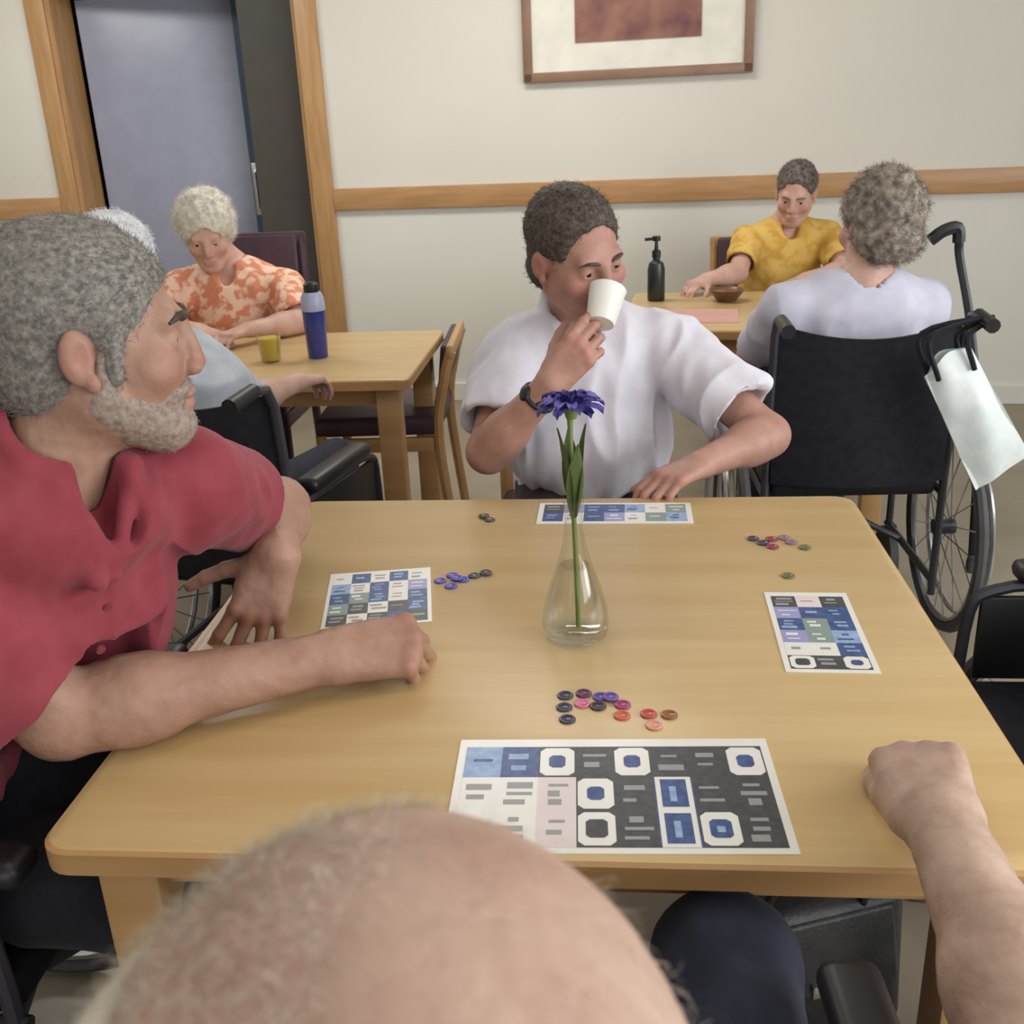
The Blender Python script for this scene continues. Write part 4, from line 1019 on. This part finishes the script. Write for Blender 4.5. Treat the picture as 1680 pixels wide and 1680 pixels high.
# ---------------------------------------------------------------- the bald man in front
def bald_man():
    t = thing('person', 'balding man seen from above and behind with his right fist on the large table', 'person', (0.0, 0.25, 0))
    sk = skin_mat('fair_freckled_skin', rgb(176, 146, 129), rgb(200, 172, 154), rgb(164, 122, 107))
    HM = frame((-0.041, 0.188, 1.147), (0.03, 0.86, -0.36), (0.07, 0.36, 0.9), 1.15)
    N = A3(-0.02, 0.22, 0.97); SL = A3(-0.19, 0.25, 0.90); SR = A3(0.195, 0.27, 0.90); P = A3(0.03, 0.32, 0.60)
    ER = A3(0.368, 0.54, 0.795); WR = A3(0.398, 0.815, 0.802); EL = A3(-0.27, 0.50, 0.70); WL = A3(-0.12, 0.72, 0.66)
    V = Vol((-0.36, 0.0, 0.55), (0.55, 1.03, 1.31), 0.0038)
    torso(V, P, N, SL, SR, 0.14, 0.095, 0.02, 0.042)
    V.M = HM; head(V); neck(V, N, 0.058, 0.064)
    arm(V, SR, ER, WR, (0.050, 0.047, 0.052, 0.034)); arm(V, SL, EL, WL, (0.050, 0.044, 0.046, 0.030))
    hand(V, frame(WR, (0.14, 0.98, 0.02), (-0.25, 0.0, 1)), -1, [(42, 74, 45), (38, 76, 45), (40, 76, 45), (44, 74, 45)], ((0.28, 0.95, -0.18), (-0.05, 0.95, -0.30)), 0.05, 1.15)
    hand(V, frame(WL, (0.6, 0.75, -0.1), (0, 0, 1)), 1, [(20, 30, 15)] * 4, s=1.0)
    V.M = HM
    for (x, y, z, r, a) in ((0.02, -0.02, 0.118, 0.03, 0.5), (-0.03, -0.05, 0.11, 0.035, 0.6), (0.04, -0.06, 0.10, 0.02, 0.4), (-0.01, 0.03, 0.115, 0.025, 0.35), (0.0, -0.09, 0.09, 0.03, 0.5), (-0.045, 0.0, 0.1, 0.02, 0.45)): V.tint((x, y, z), r, a)
    V.M = np.eye(4); V.mesh(); V.disp(lambda p: 0.0006 * vnoise(p * 60, 9) + 0.0005 * vnoise(p * 150, 4)); V.obj('body', sk, t)
    eyes(HM, t, IRISB)
    hm = hair_mat('thin_ash_hair', rgb(196, 186, 168), rgb(220, 212, 198))
    H = Vol((-0.20, 0.08, 0.98), (0.11, 0.46, 1.32), 0.0036); H.M = HM
    H.ell((0, -0.022, 0.034), (0.0775, 0.0995, 0.083), 0.0); H.ell((0, -0.055, -0.03), (0.070, 0.058, 0.06), 0.02)
    H.ell((0.022, -0.01, 0.115), (0.080, 0.160, 0.080), 0.006, 's'); H.ell((0, 0.10, 0.0), (0.085, 0.085, 0.09), 0.01, 's')
    for s in (-1, 1): H.ell((s * 0.086, 0.003, -0.030), (0.028, 0.034, 0.046), 0.008, 's')
    H.cut((0, -0.05, -0.075), (0, 0, -1), 0.006, rad=0.2)
    H.mesh(); H.disp(lambda p: 0.0012 * vnoise(p * 120, 5)); h = H.obj('hair', hm, t)
    fw_ = HM[:3, 1]; x_ = HM[:3, 0]; z_ = HM[:3, 2]
    strands('hair_strands', H, h, hm, 8000, 0.012, lambda p: np.tile(-fw_ * 0.4 - z_ * 0.6, (len(p), 1)), 2, 0.00013, 0, 0.35)
    # thin hair combed over the scalp, denser at his left side
    loc = lambda p: np.linalg.inv(HM) @ np.c_[p, np.ones(len(p))].T
    def sparse(p):
        l = loc(p); r = vnoise(p * 30, 12) * 0.02
        return (l[2] > 0.045) & (l[0] < -0.012 + r + 0.4 * np.maximum(0, l[1] - 0.0)) & (l[1] > -0.115) & (l[1] < 0.075)
    strands('thin_strands', V, t, hm, 11000, 0.014, lambda p: np.tile(-fw_ * 0.3 + x_ * 0.3, (len(p), 1)), 5, 0.00010, 0.001, 0.28, keep=sparse)
    def sparse2(p):
        l = loc(p); return (l[2] > 0.05) & (l[1] > -0.1) & (l[1] < 0.07) & (l[0] >= -0.02)
    strands('fine_strands', V, t, hm, 700, 0.018, lambda p: np.tile(-fw_ * 0.5 + x_ * 0.3, (len(p), 1)), 6, 0.00008, 0.001, 0.3, keep=sparse2)
    cm = cloth_mat('navy_tshirt', rgb(46, 52, 72), rgb(56, 62, 84))
    Sv = Vol((-0.40, -0.06, 0.5), (0.46, 0.66, 1.06), 0.007)
    torso(Sv, P, N, SL, SR, 0.185, 0.14, 0.04, 0.062)
    sleeve(Sv, SR, ER, 0.45, 0.068, 0.070, 0.054); sleeve(Sv, SL, EL, 0.6, 0.068, 0.070, 0.054)
    up = unit(HM[:3, 3] - N); Sv.cap(N - up * 0.02, N + up * 0.2, 0.068, 0.075, 0.006, 's')
    Sv.mesh(); Sv.disp(lambda p: folds(p, 51, 0.006, 9)); Sv.obj('shirt', cm, t)
    tm = cloth_mat('dark_navy_trousers', rgb(40, 44, 58), rgb(50, 54, 70))
    T = Vol((-0.40, 0.0, 0.06), (0.46, 1.0, 0.74), 0.008)
    T.ell(P, (0.19, 0.16, 0.12), 0.0)
    ak = [A3(0.19, 0.90, 0.10), A3(-0.17, 0.90, 0.10)]
    legs(T, [A3(0.12, 0.34, 0.57), A3(-0.08, 0.34, 0.57)], [A3(0.20, 0.83, 0.625), A3(-0.17, 0.80, 0.60)], ak, (0.088, 0.072, 0.05))
    T.mesh(); T.disp(lambda p: folds(p, 61, 0.005, 9)); T.obj('trousers', tm, t); shoes(t, ak, (0, 1, 0), M_SHOE)
bald_man()

# ---------------------------------------------------------------- people at the tables behind
def back_person(label, base, HM, N, SL, SR, P, ER, WR, EL, WL, sk, hm, cm, tm, hairkind, cloth_amp=0.008, h=0.0062, fwd=(0, -1, 0), iris=IRIS, sl=0.8, brow=None, wid=0.175, knees=None, shmul=1.0):
    t = thing('person', label, 'person', base)
    allp = np.array([N, SL, SR, P, ER, WR, EL, WL, HM[:3, 3]])
    lo, hi = allp.min(0) - 0.22, allp.max(0) + 0.24
    V = Vol(lo, hi, h)
    torso(V, P, N, SL, SR, wid - 0.045, 0.085, 0.02, 0.042)
    V.M = HM; head(V); neck(V, N, 0.052, 0.056)
    arm(V, SR, ER, WR, (0.045, 0.040, 0.041, 0.027)); arm(V, SL, EL, WL, (0.045, 0.040, 0.041, 0.027))
    for side, E, W in ((-1, ER, WR), (1, EL, WL)):
        hand(V, frame(W, unit(W - E) - A3(0, 0, 0.15), (0, 0, 1)), side, [(25, 35, 20)] * 4, s=0.95)
    V.mesh(); V.obj('body', sk, t)
    eyes(HM, t, iris)
    if brow: brows(HM, t, brow, 0.003)
    c = HM[:3, 3]; H = Vol(c - 0.2, c + 0.2, 0.0055); H.M = HM
    if hairkind == 'curly':
        H.ell((0, -0.030, 0.038), (0.095, 0.105, 0.098), 0.0); H.ell((0, -0.055, -0.035), (0.088, 0.070, 0.07), 0.02)
        H.ell((0, 0.105, -0.012), (0.070, 0.075, 0.085), 0.012, 's'); H.cut((0, -0.05, -0.10), (0, 0, -1), 0.01, rad=0.2)
        amp, sc, n, ln, cu = 0.008, 48, 4500, 0.028, 0.005
    elif hairkind == 'fluffy':
        H.ell((0, -0.020, 0.048), (0.104, 0.112, 0.098), 0.0); H.ell((0, -0.045, -0.02), (0.098, 0.075, 0.065), 0.02)
        H.ell((0, 0.105, -0.020), (0.066, 0.080, 0.085), 0.012, 's'); H.cut((0, -0.05, -0.075), (0, 0, -1), 0.01, rad=0.2)
        amp, sc, n, ln, cu = 0.007, 42, 4500, 0.028, 0.006
    else:
        H.ell((0, -0.022, 0.042), (0.082, 0.102, 0.088), 0.0); H.ell((0, -0.050, -0.02), (0.074, 0.062, 0.062), 0.02)
        H.ell((0, 0.100, -0.004), (0.076, 0.072, 0.085), 0.012, 's'); H.cut((0, -0.05, -0.085), (0, 0, -1), 0.006, rad=0.2)
        for s in (-1, 1): H.ell((s * 0.086, 0.003, -0.030), (0.028, 0.034, 0.046), 0.008, 's')
        amp, sc, n, ln, cu = 0.003, 70, 3500, 0.02, 0.001
    H.mesh(); H.disp(lambda p: amp * vnoise(p * sc, 5) + amp * 0.5 * vnoise(p * sc * 2.2, 6)); hh = H.obj('hair', hm, t)
    strands('hair_strands', H, hh, hm, n, ln, lambda p: np.tile(-HM[:3, 1] * 0.6 - A3(0, 0, 0.6), (len(p), 1)), 2, 0.0005, cu, 0.45)
    Sv = Vol(lo, hi, 0.0068)
    R = torso(Sv, P, N, SL, SR, wid, 0.13, 0.04, 0.058 * shmul)
    sleeve(Sv, SR, ER, sl, 0.064, 0.064, 0.052); sleeve(Sv, SL, EL, sl, 0.064, 0.064, 0.052)
    up = unit(c - N); Sv.cap(N - up * 0.02, N + up * 0.2, 0.062, 0.072, 0.006, 's')
    Sv.ell(N + R[:, 1] * 0.085 - A3(0, 0, 0.01), (0.035, 0.045, 0.05), 0.01, 's', R=R)
    Sv.mesh(); Sv.disp(lambda p: folds(p, int(abs(base[0]) * 100), cloth_amp, 9)); Sv.obj('shirt', cm, t)
    f = unit(fwd); r = np.cross(f, (0, 0, 1)); P_ = A3(*P)
    kn = [P_ + f * 0.42 + r * s * 0.11 - A3(0, 0, 0.04) for s in (-1, 1)]; ak = [A3(q[0] - f[0] * 0.02, q[1] - f[1] * 0.02, 0.10) for q in kn]
    T = Vol(np.minimum(P_ - 0.26, np.min(ak, 0) - 0.15), np.maximum(P_ + 0.26, np.max(kn, 0) + 0.15), 0.011)
    T.ell(P_ - A3(0, 0, 0.01), (0.17, 0.17, 0.11), 0.0)
    legs(T, [P_ + r * s * 0.09 - A3(0, 0, 0.03) for s in (-1, 1)], kn, ak, (0.08, 0.06, 0.048)); T.mesh(); T.obj('trousers', tm, t)
    shoes(t, ak, fwd, M_SHOE)
    return t
SK2 = skin_mat('pale_pink_skin', rgb(198, 158, 142), rgb(212, 174, 158), rgb(194, 128, 116))
NAVY = cloth_mat('navy_slacks', rgb(40, 44, 58), rgb(50, 54, 70))
# woman in yellow, facing the room, looking down
back_person('woman in a yellow top with short dark grey hair by the wall', (1.16, 4.60, 0),
    frame((1.235, 4.47, 1.10), (-0.35, -0.86, -0.38), (0, -0.2, 1), 0.98), A3(1.225, 4.56, 0.985), A3(1.395, 4.53, 0.905), A3(1.055, 4.53, 0.905), A3(1.20, 4.64, 0.56),
    A3(0.98, 4.36, 0.80), A3(0.82, 4.22, 0.80), A3(1.43, 4.36, 0.79), A3(1.22, 4.20, 0.79), SK2, hair_mat('dark_grey_hair', rgb(78, 70, 66), rgb(128, 118, 110)),
    mat('yellow_print_cotton', rgb(206, 160, 70), 0.85, rgb(224, 186, 100), nscale=(22, 22, 22), lo=0.42, hi=0.58), NAVY, 'short', sl=0.7, brow=hair_mat('grey_brow', rgb(100, 90, 84), rgb(120, 110, 100)))
# grey haired woman seen from behind in the wheelchair
back_person('grey-haired woman in a pale lilac top seen from behind in a wheelchair', (0.93, 2.80, 0),
    frame((0.992, 2.80, 1.145), (-0.25, 0.95, -0.12), (0, 0.1, 1), 1.04), A3(0.955, 2.76, 1.01), A3(0.755, 2.77, 0.935), A3(1.135, 2.79, 0.925), A3(0.93, 2.78, 0.60),
    A3(1.19, 2.98, 0.77), A3(1.05, 3.20, 0.78), A3(0.72, 2.98, 0.77), A3(0.80, 3.22, 0.78), SK2, hair_mat('ash_grey_curls', rgb(112, 102, 94), rgb(178, 166, 150), 40),
    cloth_mat('lilac_white_knit', rgb(200, 198, 214), rgb(210, 208, 222)), NAVY, 'curly', fwd=(0, 1, 0), wid=0.20, sl=0.85, shmul=1.1)
# white haired woman in peach
back_person('white-haired woman in a peach flowered top looking down behind the blue tumbler', (-0.99, 3.98, 0),
    frame((-1.045, 3.83, 1.105), (0.15, -0.88, -0.42), (0, -0.2, 1), 1.0), A3(-1.00, 3.92, 0.985), A3(-0.80, 3.89, 0.885), A3(-1.19, 3.89, 0.905), A3(-0.99, 3.99, 0.58),
    A3(-1.24, 3.72, 0.80), A3(-1.05, 3.58, 0.80), A3(-0.735, 3.72, 0.79), A3(-0.88, 3.56, 0.80), SK2, hair_mat('white_hair', rgb(206, 200, 186), rgb(232, 228, 216), 40),
    mat('peach_flower_cotton', rgb(216, 140, 108), 0.85, rgb(242, 204, 178), nscale=(26, 26, 26), detail=2, lo=0.46, hi=0.56), NAVY, 'fluffy', sl=0.85, wid=0.19)
# person in pale grey, back to the camera, in the left wheelchair
back_person('white-haired person in pale grey mostly hidden behind the man in red', (-0.83, 2.42, 0),
    frame((-0.875, 2.44, 1.155), (0.25, 0.95, -0.15), (0, 0.15, 1), 1.02), A3(-0.85, 2.39, 1.005), A3(-1.01, 2.45, 0.925), A3(-0.685, 2.37, 0.905), A3(-0.70, 2.42, 0.60),
    A3(-0.655, 2.56, 0.80), A3(-0.565, 2.76, 0.80), A3(-1.03, 2.60, 0.79), A3(-0.95, 2.82, 0.80), SK2, hair_mat('silver_white_hair', rgb(206, 206, 208), rgb(232, 232, 236), 40),
    cloth_mat('pale_grey_jersey', rgb(176, 182, 190), rgb(196, 200, 206)), NAVY, 'short', fwd=(0.25, 0.97, 0), sl=0.85)
